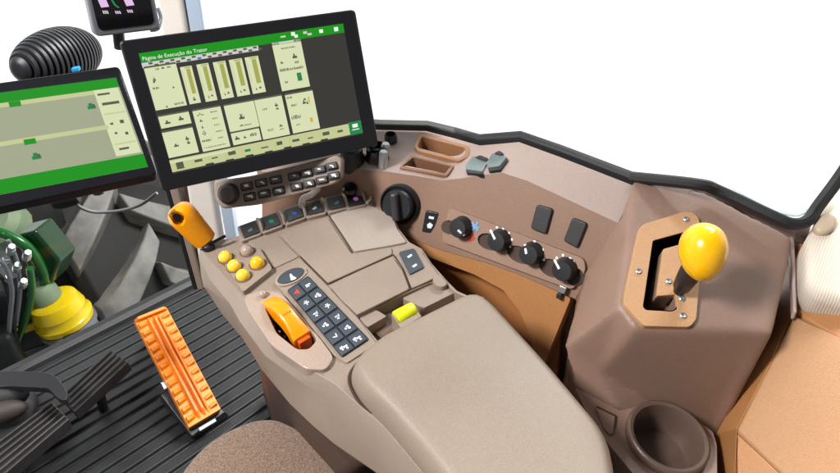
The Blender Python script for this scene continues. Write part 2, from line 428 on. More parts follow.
# ================================================================== corner post display
cd = [(70,-60),(136,-74),(162,28),(97,36)]
q = solve_quad([(66,-92),(136,-96),(161,27),(97,36)], .92); pl3 = Plane(q[0], q[1], q[3])
T3 = thing('corner_display', 'small dark display with grey rim mounted on the window post', 'display', q[3])
slab('housing', pl3, [(66,-92),(136,-96),(161,29),(95,37)], -.03, .0, greyM, T3, bev=.003, rad=7)
slab('face', pl3, [(70,-88),(133,-92),(155,24),(99,31)], .0, .0012, blackG, T3, bev=.0005, rad=6)
mb = MB()
def q3(cx, cy, w, h, mi, sk=2.2): 
    pts = [(cx-w/2-sk*h/10, cy-h/2+w*.06), (cx+w/2-sk*h/10, cy-h/2-w*.06), (cx+w/2+sk*h/10, cy+h/2-w*.06), (cx-w/2+sk*h/10, cy+h/2+w*.06)]
    mb.add([pl3.hit(x, y, .0016) for x, y in pts], [[0,1,2,3]], mi)
q3(103,2,8,10,0); q3(128.5,1,8,9,0); q3(102,-12,8,12,0); q3(127,-14,8,10,0)
for cx in (103.5,105.5,107.5): q3(cx,12,1.3,3.2,1)
for cx in (116,118,120): q3(cx,12.2,1.3,2.8,2)
for cx in (128,130,132): q3(cx,11,1.3,2.8,2)
arc = [(109,-6),(111,0),(114,5),(118,8)]
for (a,b),(c,d) in zip(arc, arc[1:]):
    mb.add([pl3.hit(*p, .0016) for p in ((a,b),(a+1.8,b-.6),(c+1.8,d-.6),(c,d))], [[0,1,2,3]], 3)
mb.build('readout', [sPink, sGrey, sPink, sTeal], T3, smooth=False)
v, f = tube([pl3.hit(118,30,-.012), pl3.hit(120,48,-.02)], .008, smooth=False)
obj('stem', v, f, blackP, T3)
v, f = tube([pl3.hit(151,30,-.02), pl3.hit(158,28,-.012), pl3.hit(161,18,-.016), pl3.hit(158,8,-.02)], .003)
obj('clip', v, f, silver, T3)
# ================================================================== ribbed dome behind left monitor
a, b = Y(18,70,1.16), Y(92,47,1.36); ax = b-a; L = ax.length; ax.normalize()
prof = []; n = 19
for i in range(n):
    s0, s1, s2 = (i+.02)/n, (i+.5)/n, (i+.72)/n
    rr = lambda s: .056*math.sqrt(max(1-(2*s-1)**2*.9, 0))*(0.93+.13*s)
    prof += [(rr(s0), s0*L), (rr(s1), s1*L), (rr(s1)-.009, s2*L), (rr(s1)-.009, (i+.98)/n*L)]
v, f = lathe([(.01,-.002)]+prof+[(.008,L+.002)], a, ax, 40)
T4 = thing('work_lamp', 'black finned oval housing behind the left monitor', 'lamp', a+ax*L*.5-UP*.08)
obj('finned_housing', v, f, blackP, T4)
c = Y(76,69,1.2); v, f = box(c, V((1,0,.15)).normalized(), V((0,1,0)), UP, .014, .012, .008); obj('blue_tab', v, f, mat('blue_tab', (30,140,200),1,.4), T4, bev=.002)
v, f = tube([a+ax*L*.5-UP*.05, a+ax*L*.5-UP*.3], .012, smooth=False); obj('bracket', v, f, blackP, T4)
# ================================================================== window post
def beam(name, p0, p1, m, dy, parent=None, **kw):
    """p0 = (x_left, x_right, py) at top, p1 same at bottom, stands on plane y"""
    y = kw.pop('y')
    a = [Y(p0[0],p0[2],y), Y(p0[1],p0[2],y), Y(p0[1],p0[2],y)+V((0,dy,0)), Y(p0[0],p0[2],y)+V((0,dy,0))]
    b = [Y(p1[0],p1[2],y), Y(p1[1],p1[2],y), Y(p1[1],p1[2],y)+V((0,dy,0)), Y(p1[0],p1[2],y)+V((0,dy,0))]
    v, f = loft([b, a]); return obj(name, v, f, m, parent, **kw)
T5 = thing('window_post', 'cream cab corner post rising behind the large monitor', 'post', Y(214,290,1.25))
beam('post', (146,172,-60), (203,228,290), postM, .05, T5, y=1.25, bev=.008)
beam('edge_trim', (174,191,-60), (229.5,240,262), postB, .03, T5, y=1.26, bev=.004)
beam('brown_trim', (178,190,150), (198,206,290), deepbr, .04, T5, y=1.28, bev=.006)
beam('inner_strip', (158,168,150), (197.5,204,290), taupe, .04, T5, y=1.27, bev=.004)
beam('seal', (153.5,158,150), (193,198,290), blackR, .04, T5, y=1.275, bev=.003)
# glass panes
def pane3(name, pts, m, parent, th=.005):
    n = (pts[1]-pts[0]).cross(pts[2]-pts[0]).normalized()
    v, f = loft([pts, [p+n*th for p in pts]]); return obj(name, v, f, m, parent, smooth=False)
T6 = thing('windscreen', 'clear front windscreen pane with the tractor tyre behind it', 'window', P(60,380,.03)+FW*.06)
e0 = P(120,326,.02)+FW*.05
pane3('glass', [e0-RT*1.2-UP*.02, e0+RT*.42-UP*.02, e0+RT*.42+UP*1.8+FW*.2, e0-RT*1.2+UP*1.8+FW*.2], glassM, T6)
# ================================================================== tyre, axle outside
TC = V((-1.66, 2.72, -.75)) + V((.669,.743,0))*.10; TR, TW = .75, .60
def tyre():
    ax = RT; u, w = FW.copy(), UP.copy()
    def pt(s, r, a): return TC + ax*s + (u*math.cos(a) + w*math.sin(a))*r
    prof = [(-TW*.42, .42), (-TW*.52, .50), (-TW*.54, .58), (-TW*.47, .63), (-TW*.25, .645), (0, .65), (TW*.25, .645), (TW*.47, .63), (TW*.54,.58), (TW*.52,.50), (TW*.42,.42)]
    n = 96; mb = MB()
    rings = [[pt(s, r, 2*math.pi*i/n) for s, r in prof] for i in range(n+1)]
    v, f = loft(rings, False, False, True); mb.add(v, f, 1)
    N = 13
    for side in (-1, 1):
        for i in range(N):
            a0 = 2*math.pi*(i + (.5 if side > 0 else 0))/N
            st = []
            for k in range(7):
                t = k/6
                s = side*(-.02 + t*(TW*.55)); 
                a = a0 + .40*t**.85
                hw = (.050 + .030*t)/TR
                ro = TR - .035*t**2 if k < 6 else TR-.07
                rb = .60 if t < .85 else .55
                st.append([pt(s, rb, a-hw*1.5), pt(s, ro, a-hw), pt(s, ro, a+hw), pt(s, rb, a+hw*1.5)])
            v, f = loft(st); mb.add(v, f)
    return mb
T7 = thing('front_wheel', 'large grey black lugged tractor tyre outside the windscreen', 'wheel', TC-UP*TR)
tyre().build('tyre', [tyreM, mat('tyre_carcass_shade', (48,46,45), .8, .75, .6, 200, .3, 7)], T7, bev=.010, seg=3, ang=40)  # carcass base colour darkened, painting shade into the gaps between the lugs
v, f = lathe([(.41,-.2),(.43,-.24),(.36,-.22),(.33,-.05),(.2,0),(.2,.1),(.42,.2)], TC, RT, 40); obj('rim', v, f, yelM, T7)
# axle hub nearer, left of tyre
T8 = thing('axle_hub', 'yellow and grey axle hub beside the tractor tyre', 'axle', P(70,330,-.8))
c = Y(67,322,2.02); axd = (V((-.16,-.05,1)).normalized())
v, f = lathe([(.095,-.30),(.099,-.03),(.110,-.02),(.110,.0),(.07,.005)], c, axd, 40); obj('hub_housing', v, f, castM, T8, ang=40)
v, f = lathe([(.106,.006),(.110,.03),(.103,.036),(.098,.062),(.101,.068),(.088,.115),(.066,.128),(.0002,.128)], c, axd, 40); obj('yellow_cap', v, f, yelM, T8, ang=40)
v, f = lathe([(.058,.128),(.054,.17),(.036,.19),(.0002,.19)], c+V((-.02,.0,0)), axd, 24); obj('breather', v, f, sage, T8, ang=40)
v, f = box(Y(72,336,1.93), RT, FW, UP, .06, .015, .02); obj('plate', v, f, blackP, T8, bev=.003)
v, f = box(Y(40,358,1.9), V((.85,.5,.14)).normalized(), V((-.5,.85,0)), UP, .17, .04, .03); obj('yellow_bar', v, f, yelM, T8, bev=.006)
v, f = box(Y(24,328,1.98), V((.85,.5,.1)).normalized(), V((-.5,.85,0)), UP, .17, .04, .03); obj('yellow_bar', v, f, yelM, T8, bev=.006)
v, f = box(Y(50,352,2.05), V((.85,.5,.1)).normalized(), V((-.5,.85,0)), UP, .40, .22, .12); obj('knuckle', v, f, castM, T8, bev=.02, seg=4)
T9 = thing('loader_frame', 'dark green painted steel frame beside the axle hub', 'frame', P(0,330,-.9))
v, f = loft([[Y(x, y, 2.02) for x, y in ((14,236),(34,231),(60,262),(52,284),(30,276))], [Y(x, y, 2.02)+V((.02,.10,0)) for x, y in ((14,236),(34,231),(60,262),(52,284),(30,276))]]); obj('upper_bracket', v, f, greenD, T9, bev=.012)
v, f = tube([Y(-20,226,2.0), Y(10,236,2.0), Y(30,250,2.0), Y(44,275,2.02), Y(46,300,2.04)], .02, 12); obj('upper_pipe', v, f, greenM, T9)
v, f = tube([Y(30,268,1.93), Y(32,290,1.93), Y(28,312,1.93), Y(20,334,1.93), Y(14,352,1.93)], .013, 12); obj('curved_pipe', v, f, greenM, T9)
v, f = box(Y(12,318,2.0), V((.8,.55,.0)).normalized(), V((-.5,.85,0)), UP, .24, .1, .30); obj('cover', v, f, blackP, T9, bev=.02)
v, f = box(Y(-8,358,1.84), V((.8,.55,.1)).normalized(), V((-.5,.85,0)), UP, .20, .12, .20); obj('lower_cover', v, f, blackR, T9, bev=.03, seg=4)
v, f = box(Y(16,383,1.80), V((.8,.6,.1)).normalized(), V((-.5,.85,0)), UP, .24, .05, .05); obj('rail', v, f, greenD, T9, bev=.008)
v, f = lathe([(.10,-.05),(.10,.02),(.07,.05),(.0002,.06)], Y(0,224,2.2), V((-.1,-.5,.7)), 28); obj('lamp_cover', v, f, sage, T9)
for x, y in ((5,262),(17,268),(11,250),(23,284),(8,280),(27,256)):
    v, f = lathe([(.010,-.02),(.015,-.018),(.015,.01),(.011,.012),(.011,.03)], Y(x, y, 1.9), V((.5,-.3,.7)), 6); obj('fitting', v, f, silver, T9)
for i, (pts) in enumerate([[(-8,256),(5,266),(12,290),(10,318),(8,345)], [(-8,272),(3,280),(10,304),(16,340)], [(8,240),(17,262),(20,290),(16,325)]]):
    v, f = tube([Y(x, y, 1.87+.02*i) for x, y in pts], .008, 10)
    obj('hydraulic_hose', v, f, [greyM, blackR, greyM][i], None, label=['grey hydraulic hose hanging at the far left edge','black hydraulic hose running down beside green frame','grey hydraulic hose crossing the green frame top'][i], cat='hose', group='hydraulic hoses by the green frame')
T10 = thing('engine_cover', 'dark engine bay panel with rusty pipe behind the left monitor', 'panel', V((-2.4,2.6,-1.5)))
v, f = box(V((-2.3,2.95,-.75)), FW, RT, UP, 1.9, .25, 1.5); obj('panel', v, f, mat('engine_dark', (44,46,46), .9, .6, .3, 300, .3, 6), T10, bev=.03)
v, f = tube([Y(20,216,2.3), Y(40,208,2.4), Y(58,190,2.5)], .035, 12); obj('rusty_pipe', v, f, rust, T10)
v, f = tube([Y(74,200,.93), Y(80,207,.93), Y(95,212,.95), Y(118,211,.96), Y(140,205,.97), Y(157,193,.97)], .0028, 8)
mbk = MB(); mbk.add(v, f)
obj('monitor_cable', v, f, mat('cable_grey', (120,122,126), 1, .35), None, label='thin grey cable sagging below the two monitors', cat='cable')
v, f = lathe([(.012,-.02),(.014,-.012),(.014,.012),(.01,.02)], Y(66,199,.93), V((1,.2,.2)), 18); obj('cable_plug', v, f, blackP, None, label='round black plug under the left monitor', cat='plug')
# ================================================================== keypad under the monitor
kq = [(214,180),(338,157),(342,182),(222,206)]
kp = Plane(Y(214,180,.83), Y(338,157,.83), Y(342,182,.815))
T11 = thing('keypad', 'taupe keypad with round knob and two key blocks under large monitor', 'keypad', kp.hit(278,200,-.02))
slab('body', kp, [(213,181),(250,176),(337,155),(342,160),(341,178),(334,184),(258,205),(222,209),(215,200)], -.022, 0, taupe, T11, bev=.003, rad=4)
# ridge around blocks
def keyquad(cx, cy, w, h, s=-.2): return [(cx-w/2-.8, cy-h/2-s*w/2), (cx+w/2-.8, cy-h/2+s*w/2), (cx+w/2+.8, cy+h/2+s*w/2), (cx-w/2+.8, cy+h/2-s*w/2)]
c = kp.hit(229,193.5,0); 
v, f = lathe([(.0145,-.002),(.0145,.002),(.013,.004),(.0125,.001),(.0122,.001),(.0115,.010),(.0095,.012),(.0002,.0122)], c, kp.n, 32)
obj('knob', v, f, mat('grey_knob', (96,90,88), .9, .35, .3), T11, ang=40)
v, f = lathe([(.0155,-.001),(.0155,.003),(.0142,.0035)], c, kp.n, 32); obj('knob_ring', v, f, blackP, T11)
keys = [(247.5,186),(261,183),(274.5,180.5),(249.5,196),(263,194),(277.5,191.5)]
keys += [(293.5,176.5),(306,173),(319,169.5),(331,166),(296.5,187),(309,183.5),(321.5,180),(334,176)]
keys = [(246.5,186.5),(261,183),(275.5,180),(249.5,197),(264,194),(278.5,191)] + [(294,176.5),(306.5,173.5),(319.5,170),(331.5,166.5),(296.5,187),(309,184),(321.8,180.5),(333.8,176)]
for i, (x, y) in enumerate(keys):
    slab('key_frame', kp, keyquad(x, y, 12.2, 8.2), -.001, .0012, blackP, T11, bev=.0006, rad=1.5)
    o = slab('key', kp, keyquad(x, y-.6, 10.2, 5.2), .001, .0042, mat('key_grey', (88,82,80), .9, .4, .2), T11, bev=.0012, rad=1.5)
    mb = MB()
    x2 = x + random.uniform(-.6, .6)
    mb.add([kp.hit(*p, .0045) for p in keyquad(x2, y-1.0, random.choice([3,4,5]), random.choice([1.6,2.4,1.2]))], [[0,1,2,3]])
    if i % 2: mb.add([kp.hit(*p, .0046) for p in keyquad(x2+1.5, y-.2, 1.4, 2.4)], [[0,1,2,3]])
    mb.build('icon', whiteM, o, smooth=False)
# ================================================================== armrest console
def cz(px, py):   # console plane z = .74 + .145 (y - .467)
    d = ray(px, py); # HC + t dz = .74 + .145(t dy - .467)
    t = (.74 - .145*.467 - HC)/(d.z - .145*d.y); return EYE + d*t
CP = Plane(cz(350,395), cz(560,400), cz(300,210))
T12 = thing('armrest_console', 'taupe armrest console with switches, keypad and padded lid', 'armrest', cz(420,330)-UP*.5)
top = [(200,249),(222,240),(243,235),(275,222),(310,210),(345,199),(368,200),(386.5,211),(395.5,218),(398,228),(409,242),(422,249),(432,264),(448,282),(457,291),(480,301),(545,371),(600,437),(611,460),(612,520),(590,570),(480,570),(430,482),(385,428),(352,399),(335,384),(307,368),(273,345),(250,313),(241,294),(220,272)]
mid = [(199,255),(222,241),(243,236),(275,223),(310,211),(345,200),(368,201),(387,212),(396,219),(398.5,229),(409.5,243),(422.5,250),(432.5,265),(448.5,283),(457.5,292),(480.5,302),(545.5,372),(600,438),(611,461),(612,521),(590,575),(478,575),(420,492),(378,440),(344,414),(325,398),(298,380),(265,356),(240,322),(230,304),(210,280)]
low = [(201,275),(224,262),(245,256),(278,240),(312,226),(347,214),(368,212),(384,222),(392,230),(394,240),(404,256),(418,264),(428,278),(443,298),(452,306),(474,318),(538,386),(590,450),(600,475),(600,530),(580,580),(455,585),(395,490),(374,471),(333,443),(312,425),(290,404),(262,370),(243,339),(222,314),(203,285)]
r0 = [CP.hit(x, y, 0) for x, y in top]; r1 = [CP.hit(x, y, -.02) for x, y in mid]; r2 = [CP.hit(x, y, -.085) for x, y in low]
cc = sum(r2, V())/len(r2); r3 = [cc + (p-cc)*.93 - CP.n*.03 for p in r2]
v, f = loft([r3, r2, r1, r0]); body = obj('body', v, f, taupe, T12, bev=.006, seg=4, ang=25)
# recesses: thumb wheel pod and right tray
wheelpod = [(243.5,296),(262,289),(282,293),(299,313),(321,339),(334,357),(326,370),(306,369),(271,345),(248,310)]
wheelrec = [(265,308),(272,299.5),(284,302),(311,331),(317,341),(309,350),(297,350),(277,334)]
trayrec = [(368,329),(357,317),(411,291),(432,282),(447,284),(455,292),(470,299),(380,344)]
cut(body, [cutter(CP, trayrec, .022, 0, 3), cutter(CP, wheelrec, .055, .004, 4)])
# pad
padp = [(350,381),(357,366),(380,346),(430,321),(478,297),(545,371),(608,447),(618,520),(585,570),(485,565),(432,482),(385,425),(362,403)]
pts = fillet(padp, 24, 4); base = [CP.hit(x, y, .004) for x, y in pts]
cen = sum(base, V())/len(base)
def inset(ring, d):
    out = []; n = len(ring)
    for i in range(n):
        a, b, c = ring[i-1], ring[i], ring[(i+1)%n]
        t = ((b-a).normalized() + (c-b).normalized()).normalized(); nn = CP.n.cross(t)
        if nn.dot(cen-b) < 0: nn = -nn
        out.append(b + nn*d)
    return out
rings = [[p - CP.n*.004 for p in base], base]
for k in range(1, 9):
    a = k/8*math.pi/2; rings.append([p + CP.n*(.030*math.sin(a)) for p in inset(base, .017*(1-math.cos(a)))])
last = rings[-1]; lc = sum(last, V())/len(last)
for s in (.93,): rings.append([lc + (p-lc)*s + CP.n*.0012 for p in last])
v, f = loft(rings); obj('armrest_pad', v, f, pad, T12, ang=60)
# dark seam around pad
v, f = tube([CP.hit(x, y, .0015) for x, y in [(372,413),(358,401),(349,381),(355,365.5),(379,345),(430,319.5),(473,298)]], .0016, 6); obj('pad_seam', v, f, deepbr, T12)
def cpanel(name, poly, m=taupe, h0=-.004, h1=.0032, rad=2.5, bev=.0014, parent=T12, **kw): return slab(name, CP, poly, h0, h1, m, parent, bev=bev, rad=rad, **kw)
cpanel('cover_panel', [(280.5,234.8),(327.5,217),(351.5,253.6),(391.5,247.2),(392.2,254),(328,282.6),(301,255.6)], taupe)
cpanel('cover_panel', [(330,215),(368,203.5),(386,212.5),(394.5,219),(397,228.5),(407,242),(391,245.2),(354,251.3)], taupeL)
cpanel('lid', [(330,286.2),(392.6,257),(402.5,270),(409.3,288.6),(357.5,314.4),(341,299)], taupe, h1=.0045)
cpanel('switch_panel', [(395,254.5),(408.5,246),(421,250.2),(431,264.5),(439,275),(430,280.2),(412,288),(404,268)], taupe)
cpanel('side_panel', [(247,240),(262,234.5),(279,235.6),(299,256.4),(274,268),(258,250)], taupe, h1=.002)
cpanel('keypad_strip', [(275,282),(300.5,258),(327.5,285.5),(356,315.5),(377,343.5),(347,363),(333,354.5),(283,292)], taupe, h1=.0025)
for poly in ([(350,281),(353,276.5)],): pass
for sm in ([(328.5,284.4),(360,269.5),(392.5,255.4)], [(393.2,254.6),(403.5,269),(411,289.5)], [(357,316.2),(385,302.5),(410.5,289.6),(432,280.8)], [(328.6,215.6),(341,234),(352.7,253)], [(300,256.6),(314,270.5),(328,284.6)]):
    v, f = tube([CP.hit(x, y, .0004) for x, y in sm], .0011, 6); obj('seam', v, f, deepbr, T12)
# double switch at right
sw = cpanel('rocker_switch', [(399,251.6),(413.8,248),(424,267),(410,274)], steelM, h0=.002, h1=.006, rad=1.5)
mb = MB()
for (x, y) in ((409.5,255.5),(414.5,265)):
    mb.add([CP.hit(a, b, .0065) for a, b in ((x-2.6,y+1.2),(x+1.6,y-1.6),(x+2.8,y),(x-.8,y+2.6))], [[0,1,2,3]])
mb.build('icon', whiteM, sw, smooth=False)
v, f = box(CP.hit(403.3,262.7,.0065), CP.hit(416,258,.0065)-CP.hit(403,262.7,.0065), CP.v, CP.n, 0.01, .0004, .0004)
# front button row
btn = [(249.5,229.5),(270.5,221.5),(293.5,213.5),(314,207.5),(336,202.3),(355,199)]
icM = [mat('icon_dim', (120,112,108), 1, .5), sKeyG, sKeyB, whiteM, mat('icon_steel', (110,140,165), 1, .5), sKeyP]
FPl = Plane(CP.hit(245,238,.0), CP.hit(360,203,.0), CP.hit(300,196,.006))
for i, (x, y) in enumerate(btn):
    s = -.36 if i < 3 else -.24
    def bq(w, h, dy=0, dx=0): return [(x+dx-w/2-2.2, y+dy-h/2-s*w/2), (x+dx+w/2-2.2, y+dy-h/2+s*w/2), (x+dx+w/2+2.2, y+dy+h/2+s*w/2), (x+dx-w/2+2.2, y+dy+h/2-s*w/2)]
    slab('switch_frame', CP, bq(21, 15.2, .6), -.004, .006, taupe, T12, bev=.0022, rad=2.5)
    o = slab('front_switch', CP, bq(16, 11.2, -.5), .004, .0085, mat('front_key', (58,60,64), .9, .4, .2), T12, bev=.0015, rad=1.5)
    mb = MB()
    ic = [CP.hit(x+.8+2.6*math.cos(t*math.pi/3)*1.1, y-.2+2.6*math.sin(t*math.pi/3)*.8, .0088) for t in range(6)] if i in (1,2,5) else [CP.hit(a, b, .0088) for a, b in ((x-2,y+1.2),(x+1.8,y-1.8),(x+3,y+.6),(x-.2,y+2.4))]
    mb.add(ic, [list(range(len(ic)))]); mb.build('icon', icM[i], o, smooth=False)
for (x, y) in [(260.5,225.5),(282.5,217.5),(304,210.5),(325,205),(345.5,200.5),(363.5,196.5)]:
    v, f = tube([CP.hit(x-3.2, y-6.5, .012), CP.hit(x-.5, y-3, .015), CP.hit(x+2.2, y+6.8, .004)], .0024, 8); obj('divider_fin', v, f, taupe, T12)
c = CP.hit(350.5,191.5,.012); v, f = lathe([(.006,-.02),(.007,0),(.0105,.001),(.0115,.010),(.008,.014),(.0002,.0145)], c, V((0,-.5,.8)), 24); obj('stub_knob', v, f, blackG, T12, ang=40)
v, f = tube([CP.hit(x, y, .012) for x, y in ((359.5,191),(361.5,189.2),(370,189.5),(372,192),(370.5,199),(367,203))], .0026, 8); obj('wire_loop', v, f, taupe, T12)
v, f = tube([CP.hit(302,208,.006), CP.hit(303,199,.018), CP.hit(311,195,.02), CP.hit(318,189,.012)], .005, 8); obj('support_arm', v, f, postM, T12)
# ball button pod
podp = [(217,252.5),(230,246),(245,243.5),(260,248),(272.5,268.5),(243,292)]
slab('button_pod', CP, podp, -.01, .008, taupe, T12, bev=.004, rad=3, seg=4)
for i, (x, y, m_, r) in enumerate([(225.3,257.2,yelball,.0092),(234.2,266.2,yelball,.0092),(243,275.6,yelball,.0092),(257.3,263.2,amber,.0098),(247,251,pearl,.0088)]):
    c = CP.hit(x, y, .0105)
    v, f = lathe([(r*1.18,-.003),(r*1.18,-.0018),(r*1.0,-.0016)], c, CP.n, 28); obj('socket', v, f, taupeD, T12)
    v, f = ball(c, r, 24, CP.n); obj('ball_button', v, f, m_, T12, ang=80, label=None)
# oval button
c = CP.hit(291.2,277,.0028); a = CP.hit(304,270.3,.0028)-c
v, f = lathe([(1.15,-.002),(1.15,.0015),(1.05,.0022)], c, CP.n, 40, u=a, sx=a.length, sy=.0115); obj('oval_rim', v, f, pearl, T12)
v, f = lathe([(1,-.002),(1,.002),(.94,.0034),(.0002,.0036)], c, CP.n, 40, u=a, sx=a.length, sy=.0115); ov = obj('oval_button', v, f, steelM, T12, ang=40)
mb = MB(); mb.add([CP.hit(x, y, .007) for x, y in ((289.5,274.6),(291.2,273.6),(295.2,279.3),(291,280.6))], [[0,1,2,3]]); mb.add([CP.hit(x, y, .0071) for x, y in ((292.5,276),(296,277.5),(296.3,278.7),(292.6,279))], [[0,1,2,3]]); mb.build('icon', whiteM, ov, smooth=False)
# key block 2 x 5(6)
kb = [(287,290),(308,275.5),(369,339),(342,357)]
slab('key_plate', CP, kb, .001, .0045, mat('key_plate', (34,40,48), .9, .4), T12, bev=.0008, rad=2)
A, B, C_, D = [V(p) for p in kb]
def kuv(u, v): return (A*(1-u)*(1-v) + B*u*(1-v) + C_*u*v + D*(1-u)*v)
glyph = ['tri','bar','fan','fan','step','fan','fan','fan','hook','fan','wide','wide']
for r in range(6):
    for cI in range(2):
        u0, u1 = cI*.5+.03, cI*.5+.47; v0, v1 = r/6+.012, (r+1)/6-.012
        o = slab('membrane_key', CP, [tuple(kuv(*q)) for q in ((u0,v0),(u1,v0),(u1,v1),(u0,v1))], .004, .0062, steelM, T12, bev=.0009, rad=1.2)
        g = glyph[r*2+cI]; mb = MB(); x, y = kuv((u0+u1)/2, (v0+v1)/2)
        def gp(*pts): mb.add([CP.hit(x+a, y+b, .0066) for a, b in pts], [list(range(len(pts)))])
        def disc(cx, cy, r): gp(*[(cx+r*math.cos(k*math.pi/4), cy+r*.8*math.sin(k*math.pi/4)) for k in range(8)])
        kk = r*2+cI
        if g == 'tri': gp((-3.2,2.2),(.2,-3.2),(3.6,1.6))
        elif g == 'bar': gp((-2.6,.9),(2.2,-1.6),(2.8,-.6),(-2,1.8)); gp((-1.6,2.2),(1.6,.6),(2,1.4),(-1.2,3))
        elif g == 'wide': gp((-4.6,1.2),(-2.2,-1.2),(-1.0,.4),(-3.2,2.8)); gp((-1.2,-.2),(2.6,-2.6),(3.6,-1.2),(-.2,1.4)); disc(-1.2,2.6,1.1); disc(3.4,.8,1.3)
        elif g == 'hook': gp((-2.4,1.8),(-1.4,.8),(1.6,.2),(1.2,1.4)); gp((.2,-2.4),(1.4,-2.8),(3,.8),(1.8,1))
        elif kk % 3 == 0: disc(-1.6,1.2,1.3); disc(1.9,.1,1.7); gp((-2,-.2),(-.4,-2.6),(1,-2.2),(.6,-.8))
        elif kk % 3 == 1: gp((-2.8,.2),(-.4,-1.4),(.2,-.4),(-2.2,1.2)); gp((.2,-2.6),(1.2,-2.8),(2,-.2),(.9,.2)); gp((-.4,1),(1.8,.6),(2.4,1.8),(-.2,2.6))
        else: gp((-2.8,1.4),(-2.2,.2),(2.2,-1.8),(2.6,-.6)); gp((-.8,-2.2),(.2,-2.6),(1.6,1.8),(.6,2.2)); disc(-1.8,-1.2,.7)
        mb.build('icon', redM if g == 'tri' else whiteM, o, smooth=False)
# thumb wheel pod (rim) and wheel
rim_o = fillet(wheelpod, 6); rim_i = fillet(wheelrec, 4)
v, f = prism(CP, wheelpod, -.012, .006, 6); pod = obj('wheel_pod', v, f, pearl, T12, bev=.004, seg=4)
cut(pod, [cutter(CP, wheelrec, .055, .004, 4)])
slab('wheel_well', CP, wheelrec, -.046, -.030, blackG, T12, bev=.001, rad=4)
p0, p1 = CP.hit(269,304,-.002), CP.hit(303,339,-.002); d = (p1-p0); Ld = d.length; d.normalize(); sd = CP.n.cross(d)
rings = []
for k in range(13):
    t = k/12; h = .004 + .019*math.sin(math.pi*(t*.86+.1)); w_ = .0098
    if k > 9: w_ = .0098+.001*(k-9)
    c = p0 + d*(Ld*t) + CP.n*h
    th = .024
    rings.append([c - sd*w_ - CP.n*th, c - sd*w_ - CP.n*.002, c - sd*w_*.75, c + sd*w_*.75, c + sd*w_ - CP.n*.002, c + sd*w_ - CP.n*th])
e = p1 + CP.n*.010
v, f = loft(rings); tw = obj('thumb_wheel', v, f, mat('wheel_orange', (255,150,0), 1, .3, 0, 1, .03, 40, coat=.3), T12, bev=.0012, ang=40)
v, f = box(p0+d*(Ld*.55)+CP.n*.0212, d, sd, CP.n, .011, .0125, .0016); obj('thumb_wheel_grip', v, f, mat('grip_orange', (255,120,0), 1, .5), tw, bev=.0006)
v, f = box(p1+d*.002-CP.n*.006, d, sd, CP.n, .008, .017, .018); obj('thumb_wheel_end', v, f, mat('end_orange', (205,84,10), 1, .4), tw, bev=.001)
for k in range(5):
    t = .10+.15*k; c = p0 + d*(Ld*t) - sd*.0125 - CP.n*.012
    v, f = box(c, d, sd, CP.n, .004, .003, .012); obj('wheel_tooth', v, f, silver if k % 2 else blackP, T12, bev=.0008)
c = CP.hit(263,294.5,.008); v, f = ball(c, .0058, 20); obj('set_button', v, f, pearl, T12, ang=80)
# tray at right with lime roller
slab('tray_step', CP, [(402,298),(432,283.5),(447,285.5),(455,292.5),(424,308)], -.021, -.004, taupe, T12, bev=.002, rad=2)
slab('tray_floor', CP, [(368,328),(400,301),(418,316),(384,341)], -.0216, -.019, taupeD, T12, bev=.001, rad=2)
slab('tray_step', CP, [(356.5,318.5),(376,309.5),(387,316),(368,327)], -.021, -.003, taupe, T12, bev=.002, rad=2)
hold = slab('roller_holder', CP, [(391,314),(411.5,303),(421.5,316.5),(401,328)], -.019, .006, taupe, T12, bev=.002, rad=1.5)
cut(hold, [cutter(CP, [(394,314.5),(411.5,305),(417,313.5),(399.5,323)], .012, .006, 0)])
a, b = CP.hit(396,318.5,.004), CP.hit(413.8,309,.004)
v, f = lathe([(.0088,0),(.0096,.001),(.0096,(b-a).length-.001),(.0088,(b-a).length)], a, b-a, 32); obj('roller', v, f, lime, T12, ang=40)
slab('hinge_tab', CP, [(436,273),(441,275.5),(448,283.5),(443,287),(436,285),(432,280)], -.004, .004, taupe, T12, bev=.003, rad=3)
# support beneath console
T13 = thing('armrest_support', 'dark brown support column under the armrest console', 'support', P(300,440,.02))
c = CP.hit(330,370,-.13)
v, f = loft([[P(x, y, .02) for x, y in ((262,390),(330,400),(380,500),(300,520))], [CP.hit(x, y, -.125) for x, y in ((252,352),(330,330),(420,440),(360,470))]]); obj('column', v, f, mat('support_brown', (66,48,42), .9, .4, .2), T13, bev=.02, seg=4)
# ================================================================== orange throttle lever
T14 = thing('throttle_lever', 'orange hand lever with black button left of the console', 'lever', CP.hit(207,245,0))
a = CP.hit(206,241,.006); b = CP.hit(177,209,.060)
ax = (b-a); Lh = ax.length; ax.normalize(); view = (EYE-b).normalized(); side = ax.cross(view).normalized(); dep = side.cross(ax).normalized()
rings = []
for t, r in ((-.02,.3),(0,.72),(.05,.9),(.2,.95),(.45,1.0),(.7,1.07),(.86,1.06),(.96,.92),(1.02,.7),(1.05,.4)):
    rings.append([a + ax*(Lh*t) + side*(.0185*r*math.copysign(abs(math.cos(q))**.8, math.cos(q))) + dep*(.0185*r*math.copysign(abs(math.sin(q))**.8, math.sin(q))) for q in [2*math.pi*k/32 for k in range(32)]])
v, f = loft(rings); grip = obj('grip', v, f, orange, T14, ang=70)
PT = Plane(b + view*.019, b + view*.019 + side*.01, b + view*.019 + ax*.01)
